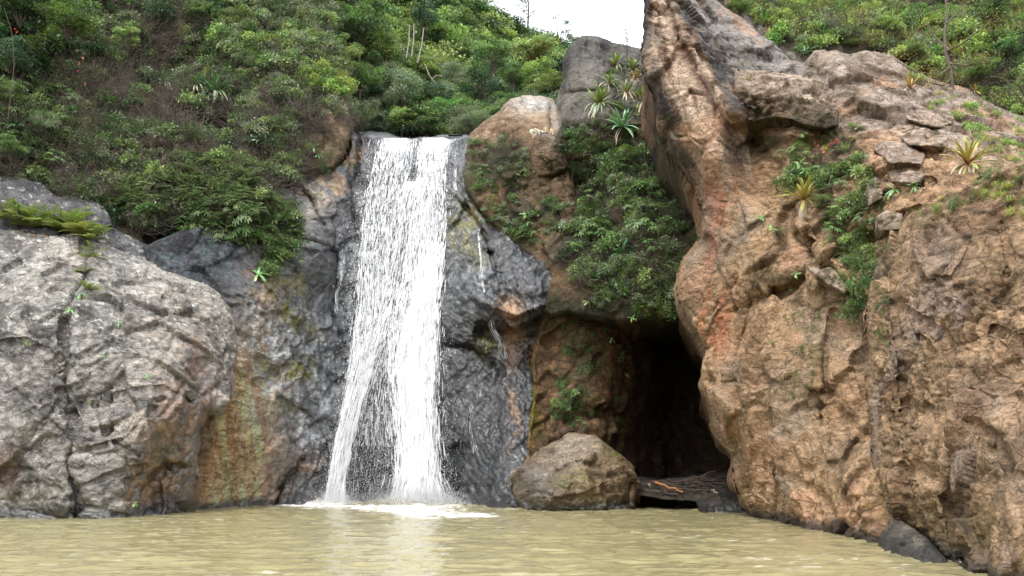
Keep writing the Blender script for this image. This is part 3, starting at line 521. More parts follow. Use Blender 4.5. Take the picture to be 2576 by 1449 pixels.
# ---- right cliff with the leaning crag
def paint_right(P, u, v, aux):
    a, b, c = grain(P, 181); uu, vv = wb(u, v, P, 67, 22); st = streaks(u, v, P, 183, 24, 0.25, 5)
    C = lerp(TAN, TAN_D, ss(-0.3, 0.35, a + b * 0.5)); C = lerp(C, srgb(206, 174, 130), ss(0.05, 0.45, b) * 0.5)
    Lf = np.interp(v, [-120, 0, 130, 250, 330, 420, 480], [1622, 1622, 1616, 1645, 1655, 1712, 1755]); Ar = np.interp(v, [-120, 0, 100, 200, 300, 380, 480], [1660, 1688, 1735, 1790, 1850, 1882, 1900])
    tt = (u + 8 * fbm(P, 1.0, 3, 188) - Lf) / (Ar - Lf); up = 1 - ss(380, 470, v)
    st2 = fbm(np.stack([tt * 5, v / 130, tt * 0], 1), 1.0, 4, 189, 0.65)
    pilc = lerp(srgb(206, 178, 150), srgb(120, 92, 74), ss(-0.05, 0.3, st2)); C = lerp(C, pilc, up * (tt > 0) * (tt < 1.0) * 0.9)
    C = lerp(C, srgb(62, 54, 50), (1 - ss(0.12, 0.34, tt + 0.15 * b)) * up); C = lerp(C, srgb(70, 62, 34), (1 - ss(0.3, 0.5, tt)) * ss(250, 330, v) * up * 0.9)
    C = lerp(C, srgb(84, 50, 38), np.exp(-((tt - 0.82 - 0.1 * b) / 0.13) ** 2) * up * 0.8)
    slab = ss(0.97, 1.06, tt) * (1 - ss(270, 330, v - (u - 1900) * 0.12))
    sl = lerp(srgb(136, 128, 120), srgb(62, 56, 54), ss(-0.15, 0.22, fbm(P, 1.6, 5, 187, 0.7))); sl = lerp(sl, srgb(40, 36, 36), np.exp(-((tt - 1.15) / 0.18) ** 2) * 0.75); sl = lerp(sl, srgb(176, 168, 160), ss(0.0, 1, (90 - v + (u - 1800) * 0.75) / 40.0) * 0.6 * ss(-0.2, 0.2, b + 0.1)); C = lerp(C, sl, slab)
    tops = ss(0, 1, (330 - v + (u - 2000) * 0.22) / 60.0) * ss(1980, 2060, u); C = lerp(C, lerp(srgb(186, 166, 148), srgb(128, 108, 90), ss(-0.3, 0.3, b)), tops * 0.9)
    C = lerp(C, srgb(92, 84, 80), np.clip(blob(uu, vv, 1960, 345, 80, 30), 0, 1) * 0.7)  # shaded underside of the long ledge, darkened in the colour
    ru = np.clip(blob(uu, vv, 1800, 600, 26, 120, 5) + blob(uu, vv, 1800, 800, 34, 90, -10) * 1.3 + blob(uu, vv, 1790, 480, 40, 40) * 0.5, 0, 1) * ss(-0.3, 0.2, st + b * 0.3)
    C = lerp(C, lerp(srgb(206, 112, 64), srgb(168, 96, 62), ss(-0.2, 0.3, b)), np.clip(ru * 1.3, 0, 0.95))
    gy = np.clip(blob(uu, vv, 1950, 980, 70, 100) * 0.7 + blob(uu, vv, 2090, 1150, 60, 60) * 0.6 + blob(uu, vv, 1740, 690, 14, 60) + blob(uu, vv, 2180, 380, 80, 80) * 0.6 + blob(uu, vv, 2300, 340, 60, 60) * 0.6, 0, 1)
    C = lerp(C, srgb(142, 124, 104), gy * 0.7)
    ms = np.clip(blob(uu, vv, 1930, 700, 50, 26) + blob(uu, vv, 2040, 850, 30, 130, -5) + blob(uu, vv, 1960, 960, 40, 50) + blob(uu, vv, 2140, 620, 90, 90) + blob(uu, vv, 2130, 760, 60, 60) + blob(uu, vv, 2050, 400, 120, 24) + blob(uu, vv, 2160, 250, 30, 30) + blob(uu, vv, 2230, 380, 60, 20), 0, 1)
    C = lerp(C, lerp(srgb(62, 62, 30), srgb(96, 88, 44), ss(-0.2, 0.3, b)), ms * ss(-0.25, 0.25, b + c * 0.6) * 0.85)
    yl = np.clip(1 - (P[:, 2] - 0.7) / 1.2, 0, 1) * ss(-0.3, 0.2, a); C = lerp(C, srgb(122, 96, 30), yl * 0.8)
    cr = np.exp(-(aux['ea'] / 0.10) ** 2) * ss(-0.15, 0.25, fbm(P, 0.6, 3, 199)); C = lerp(C, lerp(srgb(70, 62, 36), srgb(92, 70, 48), ss(-0.2, 0.2, b)), cr * 0.75)
    C = lerp(C, srgb(150, 136, 118), ss(0.1, 0.4, fbm(P, 0.35, 4, 203)) * 0.5); C = lerp(C, srgb(206, 158, 120), ss(0.1, 0.4, fbm(P, 0.5, 3, 204)) * 0.5)
    C, wet = waterline(C, yl * 0.2, P, 0.12, 0.5, 3, 0.2); return finish(C, wet)  # dark band at the water also paints the shade of the undercut
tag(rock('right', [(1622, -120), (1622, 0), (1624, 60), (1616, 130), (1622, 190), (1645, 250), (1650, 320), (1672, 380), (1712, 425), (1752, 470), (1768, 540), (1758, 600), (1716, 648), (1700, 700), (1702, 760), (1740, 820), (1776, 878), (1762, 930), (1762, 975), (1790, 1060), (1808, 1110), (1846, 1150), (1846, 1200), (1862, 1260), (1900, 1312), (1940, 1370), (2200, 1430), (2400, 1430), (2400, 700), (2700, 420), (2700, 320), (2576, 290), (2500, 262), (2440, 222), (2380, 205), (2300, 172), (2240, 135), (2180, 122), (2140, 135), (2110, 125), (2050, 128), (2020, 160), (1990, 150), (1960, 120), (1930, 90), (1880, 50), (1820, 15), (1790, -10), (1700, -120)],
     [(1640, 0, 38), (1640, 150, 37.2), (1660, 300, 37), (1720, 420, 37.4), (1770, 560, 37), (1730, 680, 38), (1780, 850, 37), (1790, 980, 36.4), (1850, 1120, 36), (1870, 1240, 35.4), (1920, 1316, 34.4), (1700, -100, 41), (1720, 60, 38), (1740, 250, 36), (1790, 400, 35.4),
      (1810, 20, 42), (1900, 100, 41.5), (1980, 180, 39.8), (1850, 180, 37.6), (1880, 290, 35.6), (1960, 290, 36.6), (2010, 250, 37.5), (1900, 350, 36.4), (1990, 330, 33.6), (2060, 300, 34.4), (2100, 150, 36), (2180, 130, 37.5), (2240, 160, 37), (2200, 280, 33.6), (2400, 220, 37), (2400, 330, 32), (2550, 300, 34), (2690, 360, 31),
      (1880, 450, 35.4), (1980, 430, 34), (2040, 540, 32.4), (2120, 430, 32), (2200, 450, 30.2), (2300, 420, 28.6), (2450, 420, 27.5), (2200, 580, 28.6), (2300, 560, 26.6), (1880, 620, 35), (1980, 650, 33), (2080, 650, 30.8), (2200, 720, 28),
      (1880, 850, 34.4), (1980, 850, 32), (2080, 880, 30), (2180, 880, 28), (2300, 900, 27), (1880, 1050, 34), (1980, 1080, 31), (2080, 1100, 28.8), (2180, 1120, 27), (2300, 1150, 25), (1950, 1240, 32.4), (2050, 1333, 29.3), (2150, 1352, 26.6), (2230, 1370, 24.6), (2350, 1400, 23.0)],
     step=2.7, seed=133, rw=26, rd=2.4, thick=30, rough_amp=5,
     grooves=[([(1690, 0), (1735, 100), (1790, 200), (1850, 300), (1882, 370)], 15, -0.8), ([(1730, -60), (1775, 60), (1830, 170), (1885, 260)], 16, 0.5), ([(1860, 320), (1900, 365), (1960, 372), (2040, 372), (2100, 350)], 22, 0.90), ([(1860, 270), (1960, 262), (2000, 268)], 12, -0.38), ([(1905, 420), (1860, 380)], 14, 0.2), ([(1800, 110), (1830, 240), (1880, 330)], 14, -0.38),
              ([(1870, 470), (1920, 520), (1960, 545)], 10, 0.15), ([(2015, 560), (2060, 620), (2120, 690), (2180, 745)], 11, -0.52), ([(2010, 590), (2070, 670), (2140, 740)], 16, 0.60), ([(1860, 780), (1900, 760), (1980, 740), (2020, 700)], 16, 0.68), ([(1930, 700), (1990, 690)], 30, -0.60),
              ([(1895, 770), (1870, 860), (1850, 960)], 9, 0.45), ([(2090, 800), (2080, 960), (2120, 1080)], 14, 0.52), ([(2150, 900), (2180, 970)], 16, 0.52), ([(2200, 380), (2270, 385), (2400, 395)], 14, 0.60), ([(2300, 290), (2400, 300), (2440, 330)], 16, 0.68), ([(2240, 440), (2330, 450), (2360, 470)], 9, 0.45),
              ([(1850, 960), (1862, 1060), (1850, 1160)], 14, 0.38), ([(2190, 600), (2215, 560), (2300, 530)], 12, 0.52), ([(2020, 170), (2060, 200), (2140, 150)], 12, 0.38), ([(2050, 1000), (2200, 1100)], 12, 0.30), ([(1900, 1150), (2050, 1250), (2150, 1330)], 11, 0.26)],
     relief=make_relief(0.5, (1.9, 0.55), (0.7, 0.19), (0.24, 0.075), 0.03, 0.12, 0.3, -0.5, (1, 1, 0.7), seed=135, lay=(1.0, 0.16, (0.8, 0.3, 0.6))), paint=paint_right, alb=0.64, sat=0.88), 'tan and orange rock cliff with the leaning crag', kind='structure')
def paint_slab(P, u, v, aux):
    a, b, c = grain(P, 211); C = lerp(srgb(190, 166, 144), srgb(132, 104, 82), ss(-0.25, 0.3, a * 0.6 + b)); C = lerp(C, srgb(176, 162, 146), ss(0.0, 0.35, c + a) * 0.4); C = lerp(C, srgb(78, 72, 38), ss(-0.05, 0.3, b - a) * 0.7); return finish(C, np.zeros(len(P)))
def paint_block(P, u, v, aux):
    C = paint_slab(P, u, v, aux)[:, :3]; a, b, c = grain(P, 221); lo = ss(205, 250, v - (u - 1900) * 0.2 + 14 * b); C = lerp(C, lerp(srgb(112, 92, 72), srgb(66, 60, 40), ss(-0.2, 0.3, b)), lo * 0.85); return finish(C, np.zeros(len(P)))  # lower part coloured dark to paint the block's shaded underside
rock('block', [(1846, 180), (1880, 172), (1928, 178), (1990, 186), (2053, 200), (2100, 232), (2112, 270), (2108, 318), (2078, 326), (2028, 318), (1985, 304), (1953, 298), (1915, 306), (1888, 312), (1860, 306), (1842, 250)],
     [(1846, 180, 37.4), (1900, 185, 37.0), (2050, 205, 36.2), (2110, 240, 34.8), (1870, 220, 35.4), (1950, 222, 34.6), (2040, 240, 33.4), (1860, 300, 35.4), (1950, 295, 34.2), (2040, 310, 33.0), (2105, 315, 33.0)],
     step=2.6, seed=213, rw=7, rd=0.5, thick=4.5, rough_amp=4, relief=make_relief(0.25, (1.3, 0.4), (0.5, 0.2), (0.22, 0.07), 0.03, 0.14, 0.2, 0.2, (1, 1, 1.5), seed=215), paint=paint_block, alb=0.58, sat=0.9)
for k_, (pl_, dz_) in enumerate([([(2275, 295), (2288, 281), (2318, 272), (2378, 279), (2400, 296), (2393, 312), (2363, 322), (2313, 310)], 1.0), ([(2238, 324), (2258, 308), (2320, 314), (2378, 327), (2392, 345), (2363, 368), (2288, 366)], 0.9), ([(2192, 372), (2218, 352), (2283, 360), (2326, 392), (2318, 414), (2238, 412)], 0.9),
                              ([(2203, 546), (2236, 522), (2268, 535), (2270, 578), (2210, 584)], 0.8), ([(1988, 616), (2008, 606), (2060, 648), (2110, 688), (2140, 722), (2126, 738), (2080, 716), (2030, 674), (1998, 642)], 0.7), ([(2230, 430), (2300, 418), (2330, 440), (2310, 462), (2240, 458)], 0.6), ([(2180, 470), (2200, 440), (2226, 452), (2222, 500), (2186, 520)], 0.7)]):
    cu_ = sum(p[0] for p in pl_) / len(pl_); cv_ = sum(p[1] for p in pl_) / len(pl_); base_, _n = look('right', [p[0] for p in pl_], [p[1] for p in pl_]); Yb = float(np.nanmean(base_[:, 1])); top_ = min(p[1] for p in pl_)
    rock('slab%d' % k_, pl_, [(p[0], p[1], float(base_[i_, 1] if np.isfinite(base_[i_, 1]) else Yb) - dz_ + (0.9 if p[1] < cv_ - 8 else 0.0)) for i_, p in enumerate(pl_)] + [(cu_, cv_, Yb - dz_ - 0.25)],
         step=2.4, seed=230 + k_, rw=5, rd=0.25, thick=2.2, rough_amp=2.5, relief=make_relief(0.1, (0.9, 0.2), (0.4, 0.1), (0.18, 0.05), 0.02, 0.08, 0.2, 0.1, (1, 1, 2.2), seed=235 + k_), paint=paint_slab, alb=0.6, sat=0.9, obj_name='rock_slab')
rock('cloth_rock', [(1334, 446), (1330, 400), (1342, 352), (1366, 330), (1396, 334), (1420, 366), (1442, 420), (1400, 446), (1366, 450)], [(1340, 440, 51.2), (1345, 350, 51.6), (1380, 335, 52), (1430, 420, 50.8), (1380, 390, 50.0)],
     step=2.8, seed=243, rw=12, rd=0.8, thick=3, rough_amp=3, relief=make_relief(0.15, (1.2, 0.3), (0.5, 0.12), (0.25, 0.05), seed=245), paint=paint_dome, alb=0.55)
def paint_near(P, u, v, aux):
    a, b, c = grain(P, 191); uu, vv = wb(u, v, P, 77, 26)
    C = lerp(srgb(188, 152, 112), srgb(134, 106, 74), ss(-0.25, 0.35, a * 0.6 + b * 0.8)); C = lerp(C, srgb(212, 182, 144), ss(0.1, 0.5, b) * 0.45)
    C = lerp(C, srgb(146, 128, 116), np.clip(blob(uu, vv, 2370, 640, 60, 70) + blob(uu, vv, 2480, 1000, 70, 60) * 0.7 + blob(uu, vv, 2560, 1200, 60, 90) * 0.6, 0, 1) * 0.7)
    C = lerp(C, lerp(srgb(62, 56, 32), srgb(98, 84, 48), ss(-0.2, 0.3, c)), np.clip(blob(uu, vv, 2260, 560, 60, 60) + blob(uu, vv, 2215, 700, 26, 120) + blob(uu, vv, 2400, 480, 200, 36) + blob(uu, vv, 2520, 720, 30, 60) * 0.6 + blob(uu, vv, 2550, 450, 60, 60), 0, 1) * ss(-0.3, 0.15, b + c * 0.5) * 0.9)
    C = lerp(C, srgb(104, 74, 50), ss(0.05, 0.35, fbm(P, 0.7, 4, 197)) * 0.6)
    cr = np.exp(-(aux['ea'] / 0.09) ** 2) * ss(-0.15, 0.25, fbm(P, 0.8, 3, 199)); C = lerp(C, lerp(srgb(70, 62, 36), srgb(96, 74, 52), ss(-0.2, 0.2, b)), cr * 0.7)
    C = lerp(C, srgb(158, 140, 128), ss(0.1, 0.4, fbm(P, 0.5, 4, 203)) * 0.5)
    yl = np.clip(1 - (P[:, 2] - 0.7) / 1.6, 0, 1) * ss(-0.3, 0.3, a); C = lerp(C, srgb(104, 82, 34), yl * 0.85)
    C, wet = waterline(C, yl * 0.2, P, 0.12, 0.5, 3, 0.2); return finish(C, wet)  # base band paints undercut shade along the water, besides the damp
tag(rock('near', [(2225, 620), (2245, 570), (2290, 530), (2350, 500), (2420, 470), (2500, 430), (2576, 400), (2900, 330), (2900, 1600), (2500, 1600), (2430, 1470), (2370, 1410), (2320, 1365), (2275, 1325), (2240, 1285), (2196, 1190), (2190, 1100), (2178, 1010), (2186, 900), (2176, 800), (2192, 720), (2206, 650)],
     [(2230, 640, 27), (2200, 800, 26), (2200, 1000, 25), (2220, 1180, 24), (2290, 1310, 22.6), (2300, 540, 26.4), (2450, 470, 24.6), (2600, 410, 23), (2320, 640, 24.6), (2300, 850, 23), (2310, 1050, 22.2), (2330, 1250, 21.2), (2430, 640, 22.6), (2430, 850, 20.8), (2430, 1050, 19.6), (2430, 1250, 18.8), (2430, 1400, 18.6), (2576, 640, 21), (2576, 900, 18.6), (2576, 1150, 17), (2576, 1400, 16), (2576, 1500, 15.8), (2850, 1000, 15.5), (2850, 500, 18), (2480, 1480, 17.5)],
     step=2.7, seed=143, rw=24, rd=1.6, thick=9, rough_amp=5,
     grooves=[([(2300, 610), (2370, 540), (2440, 620), (2400, 700), (2320, 700)], 8, 0.25), ([(2240, 760), (2300, 800), (2360, 850)], 9, 0.45), ([(2250, 1180), (2330, 1190), (2400, 1290)], 16, 0.5), ([(2480, 820), (2560, 870), (2600, 860)], 8, 0.35), ([(2380, 1260), (2420, 1400)], 18, 0.6), ([(2430, 1060), (2510, 1100), (2540, 1200)], 12, 0.45), ([(2520, 560), (2540, 700)], 6, 0.25), ([(2220, 640), (2260, 900), (2280, 1060)], 10, 0.4)],
     relief=make_relief(0.35, (1.2, 0.38), (0.45, 0.18), (0.16, 0.075), 0.03, 0.08, 0.3, 0.5, (1, 1, 0.6), seed=145, lay=(0.6, 0.12, (0.75, 0.3, 0.65))), paint=paint_near, alb=0.62, sat=0.86), 'near rough pinkish tan rock face at the right', kind='structure')
def paint_gb(P, u, v, aux):
    a, b, c = grain(P, 201); C = lerp(srgb(104, 96, 84), srgb(144, 136, 120), ss(-0.3, 0.3, b)); C, wet = waterline(C, np.zeros(len(P)), P, 0.15, 0.5, 3, 0.3); return finish(C, wet)
tag(rock('corner_boulder', [(2204, 1392), (2208, 1350), (2225, 1318), (2244, 1298), (2275, 1310), (2330, 1350), (2420, 1440), (2440, 1520), (2330, 1480), (2255, 1430)], [(2210, 1390, 22.6), (2250, 1310, 23), (2300, 1400, 20.6), (2400, 1470, 18.6)], step=3, seed=153, rw=22, rd=1.0, thick=2.5, rough_amp=3,
     relief=make_relief(0.1, (0.9, 0.16), (0.4, 0.08), (0.16, 0.04), seed=155), paint=paint_gb, obj_name='boulder'), 'grey boulder in the water under the nearest rock face', 'boulder')
for nm_, ol_, ct_ in (('bank_right', [(2800, -500), (4300, -500), (4300, 2000), (2800, 2000)], [(2850, 1700, 15.2), (2850, 900, 16.4), (2850, 450, 19.5), (2850, 300, 26), (2850, 0, 38), (2850, -400, 52), (4200, 1700, 10), (4200, 900, 11.5), (4200, 400, 14.5), (4200, -300, 30)]),
                      ('bank_left', [(-1800, -500), (-230, -500), (-230, 1450), (-1800, 1700)], [(-250, 1300, 35.0), (-250, 900, 36.6), (-250, 620, 42), (-250, 300, 47), (-250, -100, 56), (-250, -400, 64), (-1700, 1500, 20), (-1700, 800, 23), (-1700, 200, 32), (-1700, -400, 44)])):
    tag(rock(nm_, ol_, ct_, step=11, seed=263, rw=20, rd=2, thick=12, relief=make_relief(0.8, (2.6, 0.6), (1.0, 0.25), (0.6, 0.1), seed=265), paint=paint_soil if nm_ == 'bank_left' else paint_near, alb=0.5, sat=0.85, obj_name='hillside'), kind='structure')
tag(rock('hill_right', [(1700, -420), (1780, -60), (1796, 0), (1860, 60), (1960, 150), (2020, 200), (2300, 260), (2500, 330), (2850, 420), (2850, -420)],
     [(1800, 10, 48), (1900, 80, 45), (2000, 170, 42), (2200, 180, 40.5), (2400, 240, 39), (2576, 310, 36.5), (2800, 380, 34), (1800, -300, 66), (2200, -300, 60), (2800, -300, 52), (2200, 0, 47), (2500, 0, 45)],
     step=6, seed=163, rw=20, rd=2, thick=10, relief=make_relief(0.7, (2.0, 0.5), (0.8, 0.2), (0.4, 0.1), seed=165), paint=paint_soil, obj_name='hillside', alb=0.5), kind='structure')
for o_ in D.objects:
    if o_.name.split('.')[0] in ('cliff', 'rock_slab', 'cave_wall'): o_['kind'] = 'structure'
# ------------------------------------------------------------------ the muddy pool
def water_material():
    t = NT('muddy_water'); b = t.n('ShaderNodeBsdfPrincipled'); t.l(b.outputs[0], t.out.inputs[0])
    tc = t.n('ShaderNodeTexCoord'); mp = t.n('ShaderNodeMapping'); mp.inputs['Scale'].default_value = (0.35, 1.0, 1); t.l(tc.outputs['Object'], mp.inputs[0])
    n = t.n('ShaderNodeTexNoise'); set_in(n, Scale=0.35, Detail=3.0); t.l(tc.outputs['Object'], n.inputs['Vector'])
    mc = t.n('ShaderNodeMix', data_type='RGBA'); t.l(n.outputs['Fac'], mc.inputs['Factor'])
    mc.inputs['A'].default_value = (*srgb(132, 124, 90), 1); mc.inputs['B'].default_value = (*srgb(144, 136, 101), 1)
    at_ = t.n('ShaderNodeAttribute', attribute_name='Col'); mf = t.n('ShaderNodeMix', data_type='RGBA'); t.l(at_.outputs['Fac'], mf.inputs['Factor']); t.l(mc.outputs['Result'], mf.inputs['A']); mf.inputs['B'].default_value = (0.8, 0.79, 0.75, 1)
    t.l(mf.outputs['Result'], b.inputs['Base Color'])
    ro = t.n('ShaderNodeMapRange'); set_in(ro, To_Min=0.09, To_Max=0.6); t.l(at_.outputs['Fac'], ro.inputs['Value']); t.l(ro.outputs[0], b.inputs['Roughness'])
    b.inputs['IOR'].default_value = 1.33
    n2 = t.n('ShaderNodeTexNoise'); set_in(n2, Scale=2.6, Detail=4.0, Roughness=0.6); t.l(mp.outputs[0], n2.inputs['Vector'])
    n3 = t.n('ShaderNodeTexNoise'); set_in(n3, Scale=9.0, Detail=2.0, Roughness=0.6); t.l(mp.outputs[0], n3.inputs['Vector'])
    ad = t.n('ShaderNodeMath', operation='MULTIPLY_ADD'); t.l(n3.outputs['Fac'], ad.inputs[0]); ad.inputs[1].default_value = 0.3; t.l(n2.outputs['Fac'], ad.inputs[2])
    bp = t.n('ShaderNodeBump'); set_in(bp, Strength=0.42, Distance=0.10); t.l(ad.outputs[0], bp.inputs['Height']); t.l(bp.outputs[0], b.inputs['Normal'])
    return t.m
def build_water():
    # rows follow the distance so that the ripples are real relief where they can be seen
    ys = [1.0]
    while ys[-1] < 62: ys.append(ys[-1] + max(0.07, 0.0035 * ys[-1] ** 1.15))
    ys = np.array(ys); xs = np.linspace(-1, 1, 620)
    X = xs[None, :] * (6 + ys[:, None] * 0.72); Y = np.repeat(ys[:, None], len(xs), 1)
    P = np.stack([X.ravel(), Y.ravel(), np.zeros(X.size)], 1).astype(np.float32)
    fx, fy = -1.5, 49.0
    d = np.hypot((P[:, 0] - fx) / 1.6, P[:, 1] - fy)
    calm = 1.0
    S = P * np.array([0.45, 1.15, 1.0], np.float32)
    h = 0.05 * fbm(S, 0.8, 3, 301) + 0.045 * ridged(S, 2.3, 3, 305) + 0.018 * fbm(S, 6.0, 2, 309)
    h = h * (1 + 2.5 * np.exp(-d / 5.0))
    P[:, 2] = h
    # foam: churned water where the fall lands, flecks on the crests elsewhere
    fn = fbm(P * np.array([0.6, 1.2, 0], np.float32), 1.6, 4, 311, 0.65)
    foam = np.zeros(len(P))
    for (u, v, ru, rv) in [(1050, 1281, 150, 16), (990, 1276, 240, 7), (800, 1271, 110, 6), (1190, 1296, 70, 7), (1080, 1290, 120, 16), (1140, 1298, 60, 6), (740, 1272, 60, 3)]:
        p = P - np.array([0, 0, CAM_Z]); uu = CU + FPX * p[:, 0] / (p[:, 1] * cP + p[:, 2] * sP); vv = CV - FPX * (-p[:, 1] * sP + p[:, 2] * cP) / (p[:, 1] * cP + p[:, 2] * sP)
        foam = np.maximum(foam, 1.12 * np.exp(-((uu - u) / ru) ** 2 - ((vv - v) / rv) ** 2))
    foam = ss(0.38, 1.25, foam + 0.75 * fn + 0.25 * fbm(P * np.array([1, 2, 0], np.float32), 6.0, 2, 317))
    dd = lambda cx, cy_, rx, ry: np.exp(-((P[:, 0] - cx) / rx) ** 2 - ((P[:, 1] - cy_) / ry) ** 2)
    P[:, 2] += foam * (0.04 + 0.10 * fbm(P, 3.0, 3, 313)) + (0.55 * dd(-5.3, 49.2, 1.7, 0.9) + 0.3 * dd(-10.2, 49.2, 1.0, 0.7)) * (0.7 + 0.8 * fbm(P, 2.2, 3, 314))
    fl = ss(0.40, 0.55, fbm(P * np.array([0.9, 2.2, 0], np.float32), 2.6, 3, 321)) * ss(0.0, 0.4, fbm(P * np.array([0.5, 1, 0], np.float32), 0.35, 2, 323))
    foam = np.maximum(foam, fl * 0.3)
    H, W = X.shape; i, j = np.meshgrid(np.arange(H - 1), np.arange(W - 1), indexing='ij'); a = (i * W + j).ravel()
    F = np.stack([a, a + 1, a + W + 1, a + W], 1)
    me = mesh_from('pool', P, F, water_material()); set_col(me, np.stack([foam] * 3, 1))
    tag(link('water', me), 'muddy olive brown plunge pool', kind='structure')
build_water()
def simple_ground():
    t = NT('mud'); b = t.n('ShaderNodeBsdfPrincipled'); t.l(b.outputs[0], t.out.inputs[0]); set_in(b, Roughness=0.9)
    n = t.n('ShaderNodeTexNoise'); set_in(n, Scale=0.6, Detail=6.0); cr = t.n('ShaderNodeMix', data_type='RGBA'); cr.inputs['A'].default_value = (*srgb(86, 76, 56), 1); cr.inputs['B'].default_value = (*srgb(120, 106, 80), 1)
    t.l(n.outputs['Fac'], cr.inputs['Factor']); t.l(cr.outputs['Result'], b.inputs['Base Color'])
    n_ = 60; xs = np.sign(np.linspace(-1, 1, n_)) * np.abs(np.linspace(-1, 1, n_)) ** 2.2 * 900
    X, Y = np.meshgrid(xs, xs); P = np.stack([X.ravel(), Y.ravel(), np.zeros(X.size)], 1)
    P[:, 2] = -1.6 + 0.3 * fbm(P, 0.05, 3, 5) + 1.9 * ss(3.0, -6.0, P[:, 1]) * 1.0
    i, j = np.meshgrid(np.arange(n_ - 1), np.arange(n_ - 1), indexing='ij'); a = (i * n_ + j).ravel()
    tag(link('ground', mesh_from('ground', P, np.stack([a, a + 1, a + n_ + 1, a + n_], 1), t.m)), kind='structure')
simple_ground()
# ------------------------------------------------------------------ the waterfall
rng = np.random.default_rng(7)
def white_water(name, rough=0.5, trans=0.45):
    t = NT(name); b = t.n('ShaderNodeBsdfPrincipled'); set_in(b, Roughness=rough); b.inputs['Base Color'].default_value = (0.97, 0.975, 0.98, 1); b.inputs['IOR'].default_value = 1.33
    tr = t.n('ShaderNodeBsdfTranslucent'); tr.inputs[0].default_value = (0.95, 0.96, 0.97, 1)
    mx = t.n('ShaderNodeMixShader'); mx.inputs[0].default_value = trans; t.l(b.outputs[0], mx.inputs[1]); t.l(tr.outputs[0], mx.inputs[2]); t.l(mx.outputs[0], t.out.inputs[0])
    return t.m
def curtain_material():
    t = NT('falling_water'); b = t.n('ShaderNodeBsdfPrincipled'); set_in(b, Roughness=0.4); b.inputs['Base Color'].default_value = (0.97, 0.975, 0.98, 1)
    tr = t.n('ShaderNodeBsdfTranslucent'); tr.inputs[0].default_value = (0.95, 0.96, 0.97, 1)
    m1 = t.n('ShaderNodeMixShader'); m1.inputs[0].default_value = 0.45; t.l(b.outputs[0], m1.inputs[1]); t.l(tr.outputs[0], m1.inputs[2])
    uv = t.n('ShaderNodeAttribute', attribute_name='flow'); de = t.n('ShaderNodeAttribute', attribute_name='Col')
    def nz(sx, sy, det, rough=0.6):
        m = t.n('ShaderNodeMapping'); m.inputs['Scale'].default_value = (sx, sy, 1); t.l(uv.outputs['Vector'], m.inputs[0])
        n = t.n('ShaderNodeTexNoise'); set_in(n, Scale=1.0, Detail=det, Roughness=rough); t.l(m.outputs[0], n.inputs['Vector']); return n
    a, c, d = nz(3.8, 0.22, 3.0), nz(13.0, 2.2, 4.0, 0.75), nz(1.3, 0.5, 2.0)
    s = t.n('ShaderNodeMath', operation='MULTIPLY_ADD'); t.l(a.outputs['Fac'], s.inputs[0]); s.inputs[1].default_value = 0.9; t.l(c.outputs['Fac'], s.inputs[2])
    s2 = t.n('ShaderNodeMath', operation='MULTIPLY_ADD'); t.l(d.outputs['Fac'], s2.inputs[0]); s2.inputs[1].default_value = 0.6; t.l(s.outputs[0], s2.inputs[2])
    s3 = t.n('ShaderNodeMath', operation='ADD'); t.l(s2.outputs[0], s3.inputs[0]); t.l(de.outputs['Fac'], s3.inputs[1])
    r = t.n('ShaderNodeMapRange', interpolation_type='SMOOTHSTEP'); set_in(r, From_Min=1.55, From_Max=2.15); t.l(s3.outputs[0], r.inputs['Value'])
    tp = t.n('ShaderNodeBsdfTransparent'); m2 = t.n('ShaderNodeMixShader'); t.l(r.outputs[0], m2.inputs[0]); t.l(tp.outputs[0], m2.inputs[1]); t.l(m1.outputs[0], m2.inputs[2])
    bp = t.n('ShaderNodeBump'); set_in(bp, Strength=0.9, Distance=0.1); t.l(s.outputs[0], bp.inputs['Height']); t.l(bp.outputs[0], b.inputs['Normal'])
    t.l(m2.outputs[0], t.out.inputs[0]); return t.m
M_WHITE = white_water('white_water'); M_CURT = curtain_material()
YV = np.array([330, 346, 358, 378, 430, 600, 800, 1000, 1275.0]); YY = np.array([60.5, 59.3, 57.6, 55.9, 54.7, 53.0, 51.7, 50.6, 49.6])
def fallY(v): return np.interp(v, YV, YY)
STREAM = {
 'left': [(347, 952, 1044), (380, 944, 1040), (430, 936, 1030), (500, 922, 1022), (600, 908, 1010), (700, 900, 994), (800, 893, 980), (900, 884, 946), (1000, 866, 914), (1100, 846, 888), (1200, 828, 868), (1270, 814, 866)],
 'right': [(346, 1050, 1150), (380, 1052, 1126), (430, 1050, 1122), (500, 1040, 1124), (600, 1024, 1122), (700, 1008, 1118), (800, 985, 1108), (900, 975, 1102), (1000, 985, 1100), (1100, 996, 1104), (1200, 994, 1110), (1275, 980, 1130)],
 'core': [(600, 1060, 1118), (700, 1050, 1112), (800, 1020, 1102), (900, 1000, 1096), (1000, 1004, 1088), (1100, 1016, 1086), (1200, 1016, 1092), (1275, 1000, 1110)],
 'middle': [(420, 985, 1070), (500, 960, 1060), (600, 950, 1040), (700, 930, 1030), (850, 905, 1010), (1000, 890, 1000), (1150, 872, 1002), (1272, 862, 1004)],
 'joint': [(455, 1018, 1062), (600, 994, 1044), (700, 978, 1030), (800, 954, 1006), (900, 930, 985), (1000, 905, 985), (1120, 885, 990)],
 'halo': [(400, 925, 1132), (500, 900, 1134), (700, 884, 1128), (900, 868, 1122), (1000, 850, 1122), (1100, 830, 1128), (1272, 796, 1150)]}
def span(st, v):
    a = np.array(STREAM[st], float); return np.interp(v, a[:, 0], a[:, 1]), np.interp(v, a[:, 0], a[:, 2])
